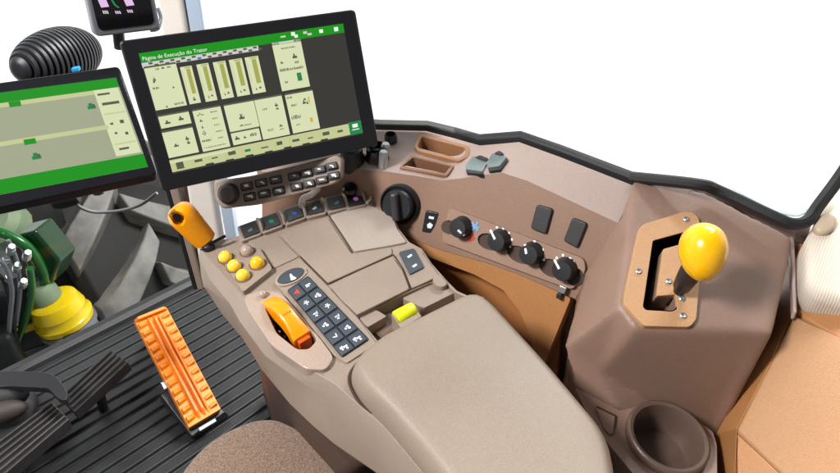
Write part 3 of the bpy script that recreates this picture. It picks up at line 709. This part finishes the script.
# button pocket facing the camera side near the end
pc = [(168.5,214.5),(175,211),(182.5,212.5),(185.5,219.5),(182,226),(174.5,224.5)]
cut(grip, [cutter(PT, pc, .016, -.002, 2)])
slab('button', PT, [(171.5,215.5),(176,213.5),(181.5,215),(183,219.5),(180,223),(175.5,221.5)], -.03, -.007, blackG, T14, bev=.0015, rad=2)
v, f = tube([CP.hit(206,246,.004), CP.hit(212,243,.012), CP.hit(225.5,235.8,.016)], .0024, 10); obj('trigger', v, f, blackG, T14)
v, f = lathe([(.009,-.004),(.009,.004),(.006,.007),(.0002,.008)], CP.hit(208,246,.004), CP.n, 20); obj('pivot', v, f, blackP, T14)
# ================================================================== side console
T15 = thing('side_console', 'brown moulded side console with knobs, dial, trays and cup holder', 'console', P(600,330,.0))
st = [  # (back px), (front px), (bottom px)
 ((250,126),(262,172),(262,226)), ((320,126),(320,169),(318,222)), ((380,130),(380,170.5),(375,228)), ((426,131),(420,176.5),(405,236)), ((455,138.5),(442,180.5),(425,244)),
 ((480,145.5),(459,178.5),(441,250)), ((519,142),(502,172.5),(490,264)), ((560,157),(528,181),(520,275)), ((637,187),(618,223),(575,299))]
FP = Plane(P(441,250,.757), P(575,299,.757), P(442,180.5,.85))
BZ = [.868,.868,.868,.868,.868,.876,.898,.90,.895]
FL2 = Plane(P(380,170.5,.85), P(442,180.5,.85), P(408,238,.757))
rings = []; BB = []; FF = []
for k, (bk, fr, bo) in enumerate(st):
    fpl = FL2 if k < 4 else FP
    B0, F0, O0 = P(*bk,BZ[k]), fpl.hit(*fr), fpl.hit(*bo)
    BB.append(B0); FF.append(F0)
    rings.append([V((B0.x, B0.y, 0)), B0, F0, O0, V((O0.x+.006, min(O0.y+.05, B0.y-.02), O0.z-.008)), V((O0.x+.006, min(O0.y+.05, B0.y-.02), 0))])
dr = (FF[8]-FF[7]).normalized()
rings.append([V((p.x, p.y, max(0, p.z-(.05 if p.z > .1 else 0)))) + dr*.03 + V((.012,.01,0)) for p in rings[-1]])
v, f = loft(rings)
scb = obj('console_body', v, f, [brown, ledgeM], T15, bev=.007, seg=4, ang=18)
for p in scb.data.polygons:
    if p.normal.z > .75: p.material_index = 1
LP = Plane(BB[3], BB[4], (FF[3]+FF[4])/2)
CLP = Plane(FF[5], FF[6], BB[5])
t1o = [(420,132.5),(468,145),(471,149),(469,156.5),(459,161),(418,150.5),(413.5,146)]
t1i = [(421.5,136),(464,147),(466,150),(464,155.5),(457.5,158),(420,148.5),(417.5,146)]
t2o = [(411,154.5),(454.5,165.5),(447.5,175.5),(399,167.5)]
t2i = [(413,156.8),(451.5,166),(446,173.2),(402.5,165.8)]
cut(scb, [cutter(LP, t1i, .045, 0, 3), cutter(LP, t2i, .045, 0, 2)])
def tray(name, po, pi, depth, m, hr=.004, rad=3):
    o_ = [LP.hit(*p, hr) for p in fillet(po, rad)]; i_ = [LP.hit(*p, hr) for p in fillet(pi, rad)]
    n = LP.n; cI = sum(i_, V())/len(i_)
    v, f = loft([[p-n*(hr+.002) for p in o_], o_, i_, [cI+(p-cI)*.93-n*depth for p in i_]], cap0=False)
    return obj(name, v, f, m, T15, bev=.0015, ang=35)
tray('storage_tray', t1o, t1i, .032, mat('tray_tan', (164,118,82), K, .5, .3, 1000, .05), .008); tray('storage_tray', t2o, t2i, .03, mat('tray_brown', (138,98,74), K, .5, .3, 1000, .05), .005, 2)
# sockets and connectors left on the ledge
for x, y, r, m_ in ((352,157,.017,blackP),(377,156,.016,blackG),(391,144,.010,blackP)):
    c = P(x, y, .858)
    v, f = lathe([(r*1.15,-.02),(r*1.15,0),(r,.004),(r,.016),(r*.8,.019),(r*.75,.012),(.0002,.012)], c, V((0,-.15,1)), 28); obj('socket', v, f, m_, T15, ang=35)
for x, y in ((372,150),(385,153),(383,161)):
    v, f = lathe([(.007,-.01),(.007,.014),(.005,.017),(.0002,.017)], P(x, y, .862), V((.1,-.1,1)), 18); obj('socket_cap', v, f, silver, T15, ang=35)
# small silver clips
for pq in ([(465,165.5),(473,155.5),(488,160),(482,172),(466,171)], [(486,163),(492,152.5),(506.5,156),(499,166.5),(488,169)]):
    slab('clip', CLP, pq, -.003, .003, mat('clip_grey', (120,132,132), 1, .35, .2, 600, .1, 30, metal=.4), T15, bev=.002, rad=2)
for pq in ([(466,169),(483,171.5),(482.5,174),(466,172.5)], [(488,167.5),(499,166),(507,157),(507.5,159),(500,169.5),(488.5,171)], [(475,157),(480,155),(488,158),(486,161)], [(494,153),(499,150.5),(503,152.5),(501,155)]):
    slab('clip_base', CLP, pq, -.003, .0045, blackP, T15, bev=.001, rad=1)
v, f = lathe([(.007,-.002),(.007,.002),(.004,.003),(.0002,.001)], P(571,177,.853), V((0,-.2,1)), 20); obj('plug', v, f, deepbr, T15)
# face plane
# dial
c = FL2.hit(400,204,.004)
v, f = lathe([(.0305,-.006),(.0305,.003),(.028,.006),(.0265,.003),(.024,.002),(.0235,.012),(.021,.015),(.0002,.0155)], c, FL2.n, 44); obj('dial', v, f, blackP, T15, ang=38)
v, f = box(c+FL2.n*.019, (FL2.hit(398,190)-FL2.hit(401,218)).normalized(), FL2.n.cross((FL2.hit(398,190)-FL2.hit(401,218)).normalized()), FL2.n, .042, .011, .014); obj('dial_handle', v, f, mat('dial_grip', (52,50,54), .9, .4, .2), T15, bev=.004, seg=4)
r_ = slab('rocker_switch', FL2, [(425.5,210.5),(439,213),(434.5,234.5),(421.5,232)], -.004, .007, blackP, T15, bev=.002, rad=2)
mb = MB(); mb.add([FL2.hit(x, y, .0078) for x, y in ((429,216),(434,217),(433.6,219.4),(428.6,218.4))], [[0,1,2,3]]); mb.add([FL2.hit(x, y, .0078) for x, y in ((427,224.5),(430,222.5),(433,225),(431,228.5),(427.5,228))], [[0,1,2,3,4]]); mb.build('icon', whiteM, r_, smooth=False)
# control plate
plate = [(449,207.5),(584,259),(585.5,271),(573,289),(566,288),(441,241.5)]
cpl = slab('control_plate', FP, plate, -.004, .006, mat('plate_brown', (154,124,106), .92, .42, .3, 1100, .05), T15, bev=.0025, rad=5)
slots = []
def oval(x, y, w, h, ang):
    out = []
    for k in range(24):
        t = 2*math.pi*k/24; a, b = w*math.cos(t), h*math.sin(t); out.append((x+a*math.cos(ang)-b*math.sin(ang), y+a*math.sin(ang)+b*math.cos(ang)))
    return out
ovs = [oval(449,227.5,8,7,.4), oval(489,242,12,8,.4), oval(520,255,14,8,.45), oval(552,268.5,14,8.5,.45), oval(575,277,9,9,.6)]
cut(cpl, [cutter(FP, o_, .0045, .006, 0) for o_ in ovs])
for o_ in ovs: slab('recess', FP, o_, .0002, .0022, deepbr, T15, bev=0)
kn = [(457.5,228.2,-.35),(496,241.4,2.0),(528.4,254.8,1.85),(562,271,2.1)]
ptr = [((458,230),(464.5,235.5)), ((495.3,239.5),(490.5,229.5)), ((526.5,254),(525,244)), ((559.5,269),(554.5,259.5))]
for (x, y, a_), (q0, q1) in zip(kn, ptr):
    c = FP.hit(x, y, .022) - FP.n*.018
    v, f = lathe([(.0165,-.004),(.0168,.001),(.0150,.003),(.0140,.016),(.0125,.019),(.0002,.0195)], c, FP.n, 36)
    o = obj('rotary_knob', v, f, blackP, T15, ang=38)
    pa = FP.hit(*q0, .024); pb = FP.hit(*q1, .020)
    dd = (pb-pa).normalized()
    v, f = box((pa+pb)/2, dd, FP.n.cross(dd), FP.n, (pb-pa).length, .0036, .003); obj('pointer', v, f, whiteM, o, bev=.0008)
def marks(name, pts, r, m_):
    mb = MB()
    for x, y in pts:
        p = FP.hit(x, y, .0066); k = 10
        mb.add([p + FP.u*(r*math.cos(2*math.pi*i/k)) + FP.v*(r*math.sin(2*math.pi*i/k)) for i in range(k)], [list(range(k))])
    return mb.build(name, m_, cpl, smooth=False)
z6 = lambda x, y: (430+x*.2029, 200+y*.2029)
marks('dial_marks', [z6(330,135),z6(360,143),z6(388,163),z6(403,195),z6(395,230),z6(515,205),z6(555,245),z6(560,295),z6(625,285),z6(655,272),z6(690,288),z6(706,305)], .0019, whiteM)
def ppoly(name, pts, m_): return obj(name, [FP.hit(x, y, .0067) for x, y in pts], [list(range(len(pts)))], m_, cpl, smooth=False)
ppoly('heat_mark', [(466,241),(473,233.5),(474.5,239),(470,241.5)], redM)
mb = MB()
for a_, b_ in (((472,222),(478,231)),((478,222),(472.5,230.5)),((470.5,225.5),(479.5,228))):
    d_ = (V(b_)-V(a_)).normalized()*1.1; n_ = V((-d_.y, d_.x))
    mb.add([FP.hit(x, y, .0067+.0002*random.random()) for x, y in (V(a_)+n_, V(b_)+n_, V(b_)-n_, V(a_)-n_)], [[0,1,2,3]])
mb.build('fan_mark', blueM, cpl, smooth=False)
slab('square_button', FP, [(559.5,285.5),(566.5,288),(564,294.5),(557.5,292)], .004, .011, silver, T15, bev=.0015, rad=1)
slab('button_clip', FP, [(557,292.5),(562,294.5),(560.5,300),(555.5,298)], -.002, .006, blackP, T15, bev=.001)
for pq in ([(536.5,204.5),(552.5,209),(545.6,234.5),(530,228.5)], [(572,217.5),(587,223.5),(577,248.5),(563,241)]):
    slab('blank_switch', FP, pq, -.004, .0055, mat('blank_black', (50,47,50), .8, .5, .4), T15, bev=.002, rad=3)
# lower tan pocket panel
TP = Plane(P(425,245,.752), P(572,299,.752), P(540,352,.66))
slab('pocket_panel', TP, [(395,234),(405,236.5),(425,244.5),(441,250.5),(490,264.5),(520,275.5),(571,298),(549,352),(540,380),(534,352),(528,331),(520,312),(503,290),(474,274.5),(427,256.5),(398,246)], -.02, .004, tan, T15, bev=.003, rad=3)
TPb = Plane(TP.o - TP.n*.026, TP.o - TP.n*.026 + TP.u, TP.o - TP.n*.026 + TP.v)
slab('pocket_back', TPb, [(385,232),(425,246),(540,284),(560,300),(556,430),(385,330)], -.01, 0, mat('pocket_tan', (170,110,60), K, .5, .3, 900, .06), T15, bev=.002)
# gear box housing
GP = Plane(P(636,329,.822), P(754,332,.815), P(702,188,.897))
gt = [(632,178),(702,189),(793,236),(789,263),(773,334),(755,333),(636,329),(619,306),(629,240)]
g1 = [(618,222,.835),(700,192,.80),(789,245,.79),(785,275,.75),(717,440,.65),(711,432,.66),(600,372,.74),(563,348,.76),(584,272,.80)]
g2 = [(608,240,.80),(700,200,.76),(788,255,.75),(784,285,.70),(717,443,.63),(711,436,.645),(619,411,.70),(575,387,.715),(576,300,.76)]
R0 = [GP.hit(x, y) for x, y in gt]; R1 = [P(*p) for p in g1]; R1[0] = FP.hit(617,222,.006); R1[8] = FP.hit(586,268,.012); R2 = [P(*p) for p in g2]
# keep the hidden right/back walls upright under the top face
for k in (1, 2, 3): R1[k] = V((R0[k].x, R0[k].y+.004, R0[k].z-.08)); R2[k] = V((R0[k].x, R0[k].y+.004, R0[k].z-.14))
R3 = [V((p.x, p.y, 0.35)) for p in R2]
v, f = loft([R3, R2, R1, R0]); gb = obj('gear_housing', v, f, boxM, T15)
soften(gb, .0032, 20)
gp_o = [(644,224),(684,211.5),(693,212.5),(699,218),(702,240),(700,277),(696.5,319),(692,325),(688,327),(644,326),(624,304.5),(624.5,294),(638.5,229)]
slot = [(653,240.5),(688,231),(690,241.5),(663,249),(656.5,296),(676,294.5),(677.5,309),(672,311.5),(646,310),(643,307)]
cut(gb, [cutter(GP, slot, .06, .005, 2)])
gpl = slab('gate_plate', GP, gp_o, -.002, .005, gateM, T15, bev=.0018, rad=3)
cut(gpl, [cutter(GP, slot, .06, .005, 2)])
i_ = fillet([(x+(665-x)*.02, y+(272-y)*.02) for x, y in slot], 2)
rg = [GP.hit(x, y, .0045) for x, y in i_]
v, f = loft([rg, [p-GP.n*.048 for p in rg]], cap0=False); obj('gate_liner', v, f, mat('slot_black', (7,7,8), 1, .7, spec=.1), T15)
for x, y in ((686,219.4),(638.6,271.4),(668.6,281.4),(682,298.6),(683,315.7)):
    v, f = lathe([(.0038,-.001),(.0038,.0010),(.0028,.0020),(.0016,.0018),(.0014,.0006),(.0002,.0006)], GP.hit(x, y, .005), GP.n, 18); obj('screw', v, f, silver, T15, ang=40)
# cup holder deck
DP = Plane(P(575,387,.715), P(711,434,.69), P(640,480,.69))
deck = [(575,387),(620,411),(668,398),(713,432),(717,445),(718,540),(690,560),(633,474),(592,424)]
v, f = prism(DP, deck, -.10, .0, 3); dk = obj('cup_deck', v, f, boxM, T15, bev=.003)
cc = DP.hit(667,438.5,.004); rc = (DP.hit(706.5,440,.004)-DP.hit(626.5,437,.004)).length/2
cyl = lathe([(rc*.93,-.2),(rc*.93,.05)], cc, DP.n, 48); cut(dk, [cyl])
cut(gb, [lathe([(rc*1.0,-.3),(rc*1.0,.05)], cc, DP.n, 48)])
v, f = lathe([(rc*.90,-.04),(rc*.99,-.006),(rc,.002),(rc*.985,.006),(rc*.93,.0075),(rc*.85,.006),(rc*.81,.0),(rc*.79,-.02),(rc*.76,-.05),(rc*.74,-.052),(rc*.62,-.053),(rc*.60,-.072),(rc*.0004,-.073)], cc, DP.n, 64)
obj('cup_holder', v, f, mat('cup_brown', (108,88,78), K, .3, .2, 1100, .05, 9), T15, ang=50)
slab('deck_tab', DP, [(596,407.5),(615,416.5),(613,433),(610,434.5),(604,428)], -.002, .003, boxM, T15, bev=.0015, rad=1.5)
v, f = tube([DP.hit(x, y, .0015) for x, y in ((596.5,406.5),(606,411.5),(615.5,416),(614.5,426),(611,434.5))], .0013, 6, smooth=False); obj('deck_groove', v, f, deepbr, T15)
# ================================================================== gear lever
T16 = thing('gear_lever', 'black stalk with glossy yellow knob in the shift gate', 'lever', GP.hit(672,303,0))
a = GP.hit(671,304,-.02); b = GP.hit(703,252,.075)
ax = b-a; Ls = ax.length; ax.normalize()
v, f = lathe([(.0065,0),(.0062,Ls*.3),(.0095,Ls*.35),(.0115,Ls*.55),(.0125,Ls*.8)], a, ax, 24); obj('stalk', v, f, mat('stalk_black', (48,40,40), .9, .42, .3), T16, ang=40)
prof = []
for k in range(17):
    t = k/16*math.pi; r = .0275*math.sin(t)*(1+.12*-math.cos(t)); prof.append((max(r, .0002), -.031*math.cos(t)))
kax = (GP.hit(700,228,.075)-GP.hit(700,275,.06)).normalized()
kax = (V((.06,.55,.85))).normalized()
v, f = lathe(prof, b, kax, 40, u=V((1,0,0)), sx=.87); obj('knob', v, f, knobY, T16, ang=80)
# ================================================================== window seal, glass right
T17 = thing('side_window', 'large right hand window pane with black rubber seal', 'window', P(520,135,.86))
sealpx = [(225,121),(320,123),(380,126.5),(426,127.5),(455,134.5),(478,141.5),(519,138.5),(560,153),(637,182.5)]
def strip(pts, z, w, hgt, m_, name, parent):
    rings = []
    for (x, y), zz in zip(pts, z):
        c = P(x, y, zz); rings.append([c+V((0,-.004,-.02)), c+V((0,-.004,hgt*.7)), c+V((.0,.004,hgt)), c+V((0.004,w,hgt)), c+V((.004,w,-.02))])
    v, f = loft(rings); return obj(name, v, f, m_, parent, bev=.003, ang=20)
strip(sealpx, [.868,.868,.868,.868,.868,.876,.898,.90,.895], .012, .008, blackR, 'seal', T17)
s2 = [(632,180,.905),(700,187.5,.915),(722,194.5,.905),(777,220.5,.89),(796,227.5,.885),(811,224,.888),(822,209,.90),(845,178,.935),(880,125,1.0)]
v, f = tube([P(x, y, z)+V((0,.008,0)) for x, y, z in s2], .0075, 10); obj('seal', v, f, blackR, T17)
a, b = P(225,121,.87), P(640,181,.87)
dW = V((b.x-a.x, b.y-a.y, 0)).normalized(); nW = V((-dW.y, dW.x, 0))
gl = []
for (x, y), u_ in zip(sealpx, range(99)): gl.append(P(x, y, .88)+V((.002,.014,0)))
ext = [P(722,196,.864)+V((0,.016,0)), P(777,222,.86)+V((0,.016,0)), P(800,228,.86)+V((0,.016,0)), P(812,224,.87)+V((0,.016,0)), P(845,178,.93)+V((0,.016,0)), P(880,125,1.0)+V((0,.016,0))]
low_ = gl[:-1] + [P(640,182,.868)+V((0,.016,0))] + ext
hi = [V((p.x, p.y+.10, 1.9)) for p in low_]
th = V((.002, .005, 0))
v, f = loft([low_, hi, [p+th for p in hi], [p+th for p in low_]], False, False, False)
obj('glass', v, f, glassM, T17)
v, f = tube([P(x, y, z)+V((0,.012,.008)) for x, y, z in ((735,197,.868),(777,219.5,.866),(798,225,.866),(810,221,.876))], .0028, 8); obj('glass_edge', v, f, mat('glass_edge', (216,238,238), 1, .15), T17)
# ================================================================== right trims
T18 = thing('trim_panel', 'orange tan moulded trim right of the cup holder', 'panel', P(770,400,.1))
pts0 = [(789,236,.835),(785.5,264,.80),(777,300,.778),(769,334,.755),(746,379,.718),(716.5,433,.672),(715,475,.62),(715,560,.60)]
pts1 = [(800,236,.84),(799,275,.82),(795,313,.80),(791,318,.79),(768,368,.76),(737,428,.72),(735,475,.70),(733,560,.68)]
A0 = [P(*p) for p in pts0]; A1 = [P(*p) for p in pts1]
v, f = loft([[p+V((-.012,.0,-.4)) for p in A0], A0, A1, [p+V((.06,.0,-.2)) for p in A1]], False, False, False); obj('edge_strip', v, f, tan, T18, bev=.003, ang=20)
q1 = [P(795,314,.80), P(845,341,.81), P(960,420,.78), P(900,560,.72), P(785,475,.72), P(737,429,.72)]
v, f = loft([[p-V((0,0,.05)) for p in q1], q1]); obj('upper_face', v, f, tanL, T18, bev=.004, ang=10)
q2 = [P(736.5,430.5,.718), P(784.5,476.5,.718), P(900,562,.716), P(880,640,.66), P(733,640,.64), P(735,475,.69)]
v, f = loft([[p-V((0,0,.05)) for p in q2], q2]); obj('lower_face', v, f, tan, T18, bev=.004, ang=10)
T19 = thing('pillar_trim', 'tan rear pillar trim below the cream cushioned panel', 'trim', P(815,320,.3))
q3_ = [P(797,313,.80), P(800,236,.845), P(810,228,.85), P(860,215,.86), P(960,330,.84), P(960,415,.785), P(846,339,.812)]
v, f = loft([[p-V((0,0,.06)) for p in q3_], q3_]); obj('trim_face', v, f, tan, T19, bev=.004, ang=10)
v, f = loft([[P(790,232,.85), P(794.5,232,.85), P(797.5,312,.812), P(793.5,312,.812)], [P(790,232,.85)+V((0,0,-.012)), P(794.5,232,.85)+V((0,0,-.012)), P(797.5,312,.812)+V((0,0,-.012)), P(793.5,312,.812)+V((0,0,-.012))]]); obj('edge_bar', v, f, mat('bar_pink', (214,190,182), K, .4), T19, bev=.002)
sl = [P(634,179,.885), P(697,186,.885), P(722,193,.88), P(777,219,.868), P(798,226,.864), P(813,222,.87), P(806,246,.84), P(789,246,.83), P(787,240,.835), P(702,197,.85), P(636,190,.87)]
v, f = loft([[p-V((0,0,.03)) for p in sl], sl]); obj('sill_trim', v, f, mat('sill_mauve', (176,156,152), .85, .42, .3, 1100, .05), T19, bev=.002, ang=20)
# cream panel with clip
CPn = Plane(P(805,290,.835), P(850,300,.835), P(820,225,.875))
T20 = thing('cushion_panel', 'ribbed cream fabric panel at the right edge', 'panel', P(830,300,.82))
cpoly = [(845,181),(832,198),(815,222),(803.5,244),(803,290),(814,301.5),(845,311),(960,340),(960,100)]
ptsf = fillet(cpoly, 8); ring0 = [CPn.hit(x, y, 0.0) for x, y in ptsf]
cen = sum(ring0, V())/len(ring0)
def ins2(ring, dd):
    return [p + (cen-p).normalized()*dd for p in ring]
rings = [[p - CPn.n*.03 for p in ring0], ring0, [p+CPn.n*.006 for p in ins2(ring0,.002)], [p+CPn.n*.010 for p in ins2(ring0,.006)], [p+CPn.n*.012 for p in ins2(ring0,.014)]]
v, f = loft(rings)
creamM = mat('cream_ribbed', (226,214,198), K, .85)
nt = creamM.node_tree; bs = nt.nodes['Principled BSDF']; tc = nt.nodes.new('ShaderNodeTexCoord'); mp = nt.nodes.new('ShaderNodeMapping'); mp.inputs['Rotation'].default_value = (0,0,R(35))
wv = nt.nodes.new('ShaderNodeTexWave'); wv.inputs['Scale'].default_value = 105; wv.inputs['Distortion'].default_value = 1.2; wv.inputs['Detail'].default_value = 2
nt.links.new(tc.outputs['Object'], mp.inputs[0]); nt.links.new(mp.outputs[0], wv.inputs['Vector'])
bp = nt.nodes.new('ShaderNodeBump'); bp.inputs['Distance'].default_value = .0008; bp.inputs['Strength'].default_value = .45
nt.links.new(wv.outputs['Fac'], bp.inputs['Height']); nt.links.new(bp.outputs['Normal'], bs.inputs['Normal'])
obj('cushion', v, f, creamM, T20, ang=60)
c = CPn.hit(825,224,.016); u_ = CPn.hit(832,214,.016)-CPn.hit(818,235,.016)
v, f = lathe([(1,-.006),(1,.0),(.93,.002),(.7,.0034),(.0003,.0038)], c, CPn.n, 28, u=u_, sx=.0165, sy=.0105); obj('button_tuft', v, f, mat('tuft_tan', (206,184,158), K, .5), T20, ang=60)
# ================================================================== orange pedal
PP = Plane(P(189,428,.05), P(221,409,.05), P(150,313,.20))
T21 = thing('accelerator_pedal', 'orange ribbed floor pedal standing on the black mat', 'pedal', P(205,420,.0))
pq = [(134,320),(166.5,307),(221,409),(189,428)]
A, B, C_, D = [PP.hit(*p, 0) for p in pq]
def pu(u, v_, h): return A*(1-u)*(1-v_) + B*u*(1-v_) + C_*u*v_ + D*(1-u)*v_ + PP.n*h
mb = MB()
def pbox(u0, v0, u1, v1, h0, h1, tp=0.):
    b_ = [pu(u0,v0,h0), pu(u1,v0,h0), pu(u1,v1,h0), pu(u0,v1,h0)]
    du, dv = tp*(u1-u0), tp*(v1-v0)*.5
    t_ = [pu(u0+du,v0+dv,h1), pu(u1-du,v0+dv,h1), pu(u1-du,v1-dv,h1), pu(u0+du,v1-dv,h1)]
    mb.add(*loft([b_, t_]))
pbox(0,0,1,1,-.022,0)
pbox(.33,.015,.41,.985,-.001,.011,.12); pbox(.50,.015,.58,.985,-.001,.011,.12); pbox(.64,.015,.69,.985,-.001,.007,.12)
pbox(.0,.0,1,.03,-.001,.012,.1)
for k in range(12):
    v0 = .045+k*.079
    # sloped tooth left
    b_ = [pu(.03,v0,-.001), pu(.31,v0+.0,-.001), pu(.31,v0+.05,-.001), pu(.03,v0+.062,-.001)]
    t_ = [pu(.04,v0+.018,.012), pu(.27,v0+.006,.003), pu(.27,v0+.030,.003), pu(.04,v0+.045,.012)]
    mb.add(*loft([b_, t_]))
    b_ = [pu(.72,v0+.01,-.001), pu(.97,v0+.0,-.001), pu(.97,v0+.05,-.001), pu(.72,v0+.05,-.001)]
    t_ = [pu(.75,v0+.022,.004), pu(.95,v0+.012,.011), pu(.95,v0+.036,.011), pu(.75,v0+.04,.004)]
    mb.add(*loft([b_, t_]))
mb.build('tread', orangeP, T21, bev=.0025, seg=2)
v, f = loft([[PP.hit(*p, -.024) for p in ((160,395),(181,384),(226,412),(192,437))], [P(*p, .002) for p in ((160,400),(182,389),(230,416),(192,440))]]); obj('base', v, f, blackP, T21, bev=.004)
v, f = box(pu(.5,1.045,-.012), (C_-D).normalized(), PP.n, (C_-B).normalized(), .045, .005, .009); obj('hinge_bracket', v, f, greyM, T21, bev=.001)
v, f = box(pu(-.03,.60,-.012), (D-A).normalized(), PP.n, (B-A).normalized(), .022, .01, .014); obj('return_pin', v, f, silver, T21, bev=.002)
v, f = loft([[pu(.1,.05,-.02), pu(.9,.05,-.02), pu(.9,.2,-.02), pu(.1,.2,-.02)], [P(150,335,.002), P(172,324,.002), P(180,340,.002), P(158,350,.002)]]); obj('arm', v, f, blackP, T21, bev=.004)
# ================================================================== black brake pedals
def rib_pedal(q4, z0, z1, label, nr=5):
    pts = [P(*p, z) for p, z in zip(q4, (z0, z1, z1, z0))]
    t = thing('brake_pedal', label, 'pedal', (pts[0]+pts[2])/2 - UP*(z0))
    A, B, C_, D = pts; n = (B-A).cross(D-A).normalized(); n = n if n.z > 0 else -n
    def pu(u, v_, h): return A*(1-u)*(1-v_) + B*u*(1-v_) + C_*u*v_ + D*(1-u)*v_ + n*h
    mb = MB(); mb.add(*loft([[pu(0,0,-.03),pu(1,0,-.03),pu(1,1,-.03),pu(0,1,-.03)],[pu(0,0,0),pu(1,0,0),pu(1,1,0),pu(0,1,0)]]))
    for k in range(nr):
        v0 = .04+k*(.96/nr); v1 = v0+.6/nr
        mb.add(*loft([[pu(.01,v0,-.001),pu(.99,v0,-.001),pu(.99,v1,-.001),pu(.01,v1,-.001)],[pu(.015,v0+.03,.008),pu(.985,v0+.03,.008),pu(.985,v1-.03,.008),pu(.015,v1-.03,.008)]]))
    mb.build('rubber_pad', mat('pedal_rubber', (44,41,41), .9, .36, .4, 500, .15), t, bev=.002, seg=2)
    v, f = tube([pu(.5,.5,-.02), pu(.45,.4,-.02)+V((-.03,.05,-.14))], .012, smooth=False); obj('pedal_arm', v, f, blackP, t)
    return t
rib_pedal([(60,397),(110,350),(128,362),(74,412)], .14, .16, 'black ribbed pedal nearest the orange pedal', 4)
rib_pedal([(-60,484),(52,402),(69,419),(-40,512)], .18, .18, 'long black ribbed pedal in the lower left corner', 5)
T23 = thing('steering_column', 'black steering column boot at the lower left edge', 'column', P(-20,420,.0))
LKP = Plane(P(0,379,.24), P(50,378,.24), P(20,395,.235))
slab('pedal_linkage', LKP, [(-40,374),(10,370.5),(48,372),(58,378),(68,393),(66,401),(58,399),(48,388),(8,386),(-40,392)], -.018, .0, mat('linkage_black', (40,40,43), .9, .32, .2), T23, bev=.006, rad=5, seg=4)
v, f = ball(P(-4,398,.20), .034, 24, V((1,.25,0)), 2.0); obj('boot', v, f, mat('boot_black', (36,36,38), .8, .6, .3), T23, ang=80)
v, f = ball(P(0,413,.19), .026, 24, V((1,.4,0)), 2.1); obj('boot_fold', v, f, mat('boot_brown', (62,52,48), .8, .6, .3), T23, ang=80)
v, f = loft([[P(-80,372,.0), P(40,392,.0), P(30,470,.0), P(-80,520,.0)], [P(-80,388,.16), P(38,400,.15), P(30,430,.15), P(-80,500,.16)]]); obj('column_base', v, f, blackR, T23, bev=.02)
# ================================================================== seat
T24 = thing('seat', 'brown woven fabric seat cushion at the bottom edge', 'seat', P(265,520,.05))
so = [(178,480),(200,452),(228,433),(256,422.5),(276,421),(300,431),(322,449),(340,470),(352,500),(360,620),(250,700),(120,640),(150,530)]
ptsf = fillet(so, 16, 4); base = [P(x, y, .50) for x, y in ptsf]; cen = sum(base, V())/len(base)
rings = [[cen+(p-cen)*.97-UP*.09 for p in base], [cen+(p-cen)*1.0-UP*.05 for p in base]]
for k in range(0, 7):
    a_ = k/6*math.pi/2; rings.append([cen+(p-cen)*(1-.10*(1-math.cos(a_)))+UP*(.035*math.sin(a_)-.02) for p in base])
for s in (.75,.5,.25,.05): rings.append([cen+(p-cen)*.9*s+UP*(.015+.012*(1-s*s)) for p in base])
v, f = loft(rings); obj('cushion', v, f, seatM, T24, ang=70)
v, f = tube([cen+(p-cen)*1.002-UP*.02 for p in base]+[cen+(base[0]-cen)*1.002-UP*.02], .004, 8, smooth=False); obj('piping', v, f, seatM, T24, ang=70)
v, f = loft([[cen+(p-cen)*.7-UP*.48 for p in base], [cen+(p-cen)*.9-UP*.09 for p in base]]); obj('seat_base', v, f, blackP, T24, bev=.02)
# ================================================================== light, camera
w = bpy.data.worlds.new('World'); S.world = w; w.use_nodes = True
nt = w.node_tree; bg = nt.nodes['Background']; bg.inputs[0].default_value = (1, 1, 1, 1)
tc = nt.nodes.new('ShaderNodeTexCoord'); sx_ = nt.nodes.new('ShaderNodeSeparateXYZ'); mr = nt.nodes.new('ShaderNodeMapRange')
nt.links.new(tc.outputs['Generated'], sx_.inputs[0]); nt.links.new(sx_.outputs['Y'], mr.inputs['Value'])
mr.inputs['From Min'].default_value = -.25; mr.inputs['From Max'].default_value = .45; mr.inputs['To Min'].default_value = .22; mr.inputs['To Max'].default_value = 1.25
mr.interpolation_type = 'SMOOTHSTEP'
mr2 = nt.nodes.new('ShaderNodeMapRange'); mr2.interpolation_type = 'SMOOTHSTEP'
nt.links.new(sx_.outputs['Z'], mr2.inputs['Value'])
mr2.inputs['From Min'].default_value = .35; mr2.inputs['From Max'].default_value = .8; mr2.inputs['To Min'].default_value = 1; mr2.inputs['To Max'].default_value = .3
mu = nt.nodes.new('ShaderNodeMath'); mu.operation = 'MULTIPLY'
nt.links.new(mr.outputs['Result'], mu.inputs[0]); nt.links.new(mr2.outputs['Result'], mu.inputs[1]); nt.links.new(mu.outputs[0], bg.inputs[1])
def area(name, loc, target, size, energy, col=(1,1,1), sy=None):
    l = bpy.data.lights.new(name, 'AREA'); l.size = size; l.energy = energy; l.color = col
    if sy: l.shape = 'RECTANGLE'; l.size_y = sy
    o = bpy.data.objects.new(name, l); COL.objects.link(o); o.location = loc
    o.rotation_euler = (V(target)-V(loc)).to_track_quat('-Z', 'Y').to_euler()
area('studio_softbox', (1.0, 1.9, 2.9), (.1, .8, .7), 1.1, 190, (1,.99,.97))
area('studio_softbox_left', (-1.3, -.1, 2.3), (.1, .8, .7), .45, 62, (1,.98,.96))
cam = bpy.data.cameras.new('Camera'); co = bpy.data.objects.new('Camera', cam); COL.objects.link(co)
cam.sensor_width = 36; cam.lens = FL/840*36; cam.clip_start = .02; cam.clip_end = 200
co.location = EYE; co.rotation_euler = (math.pi/2-PITCH, 0, 0)
S.camera = co
S.view_settings.view_transform = 'Standard'; S.view_settings.look = 'None'; S.view_settings.exposure = .16; S.view_settings.gamma = 1
S.cycles.max_bounces = 8; S.cycles.use_denoising = True
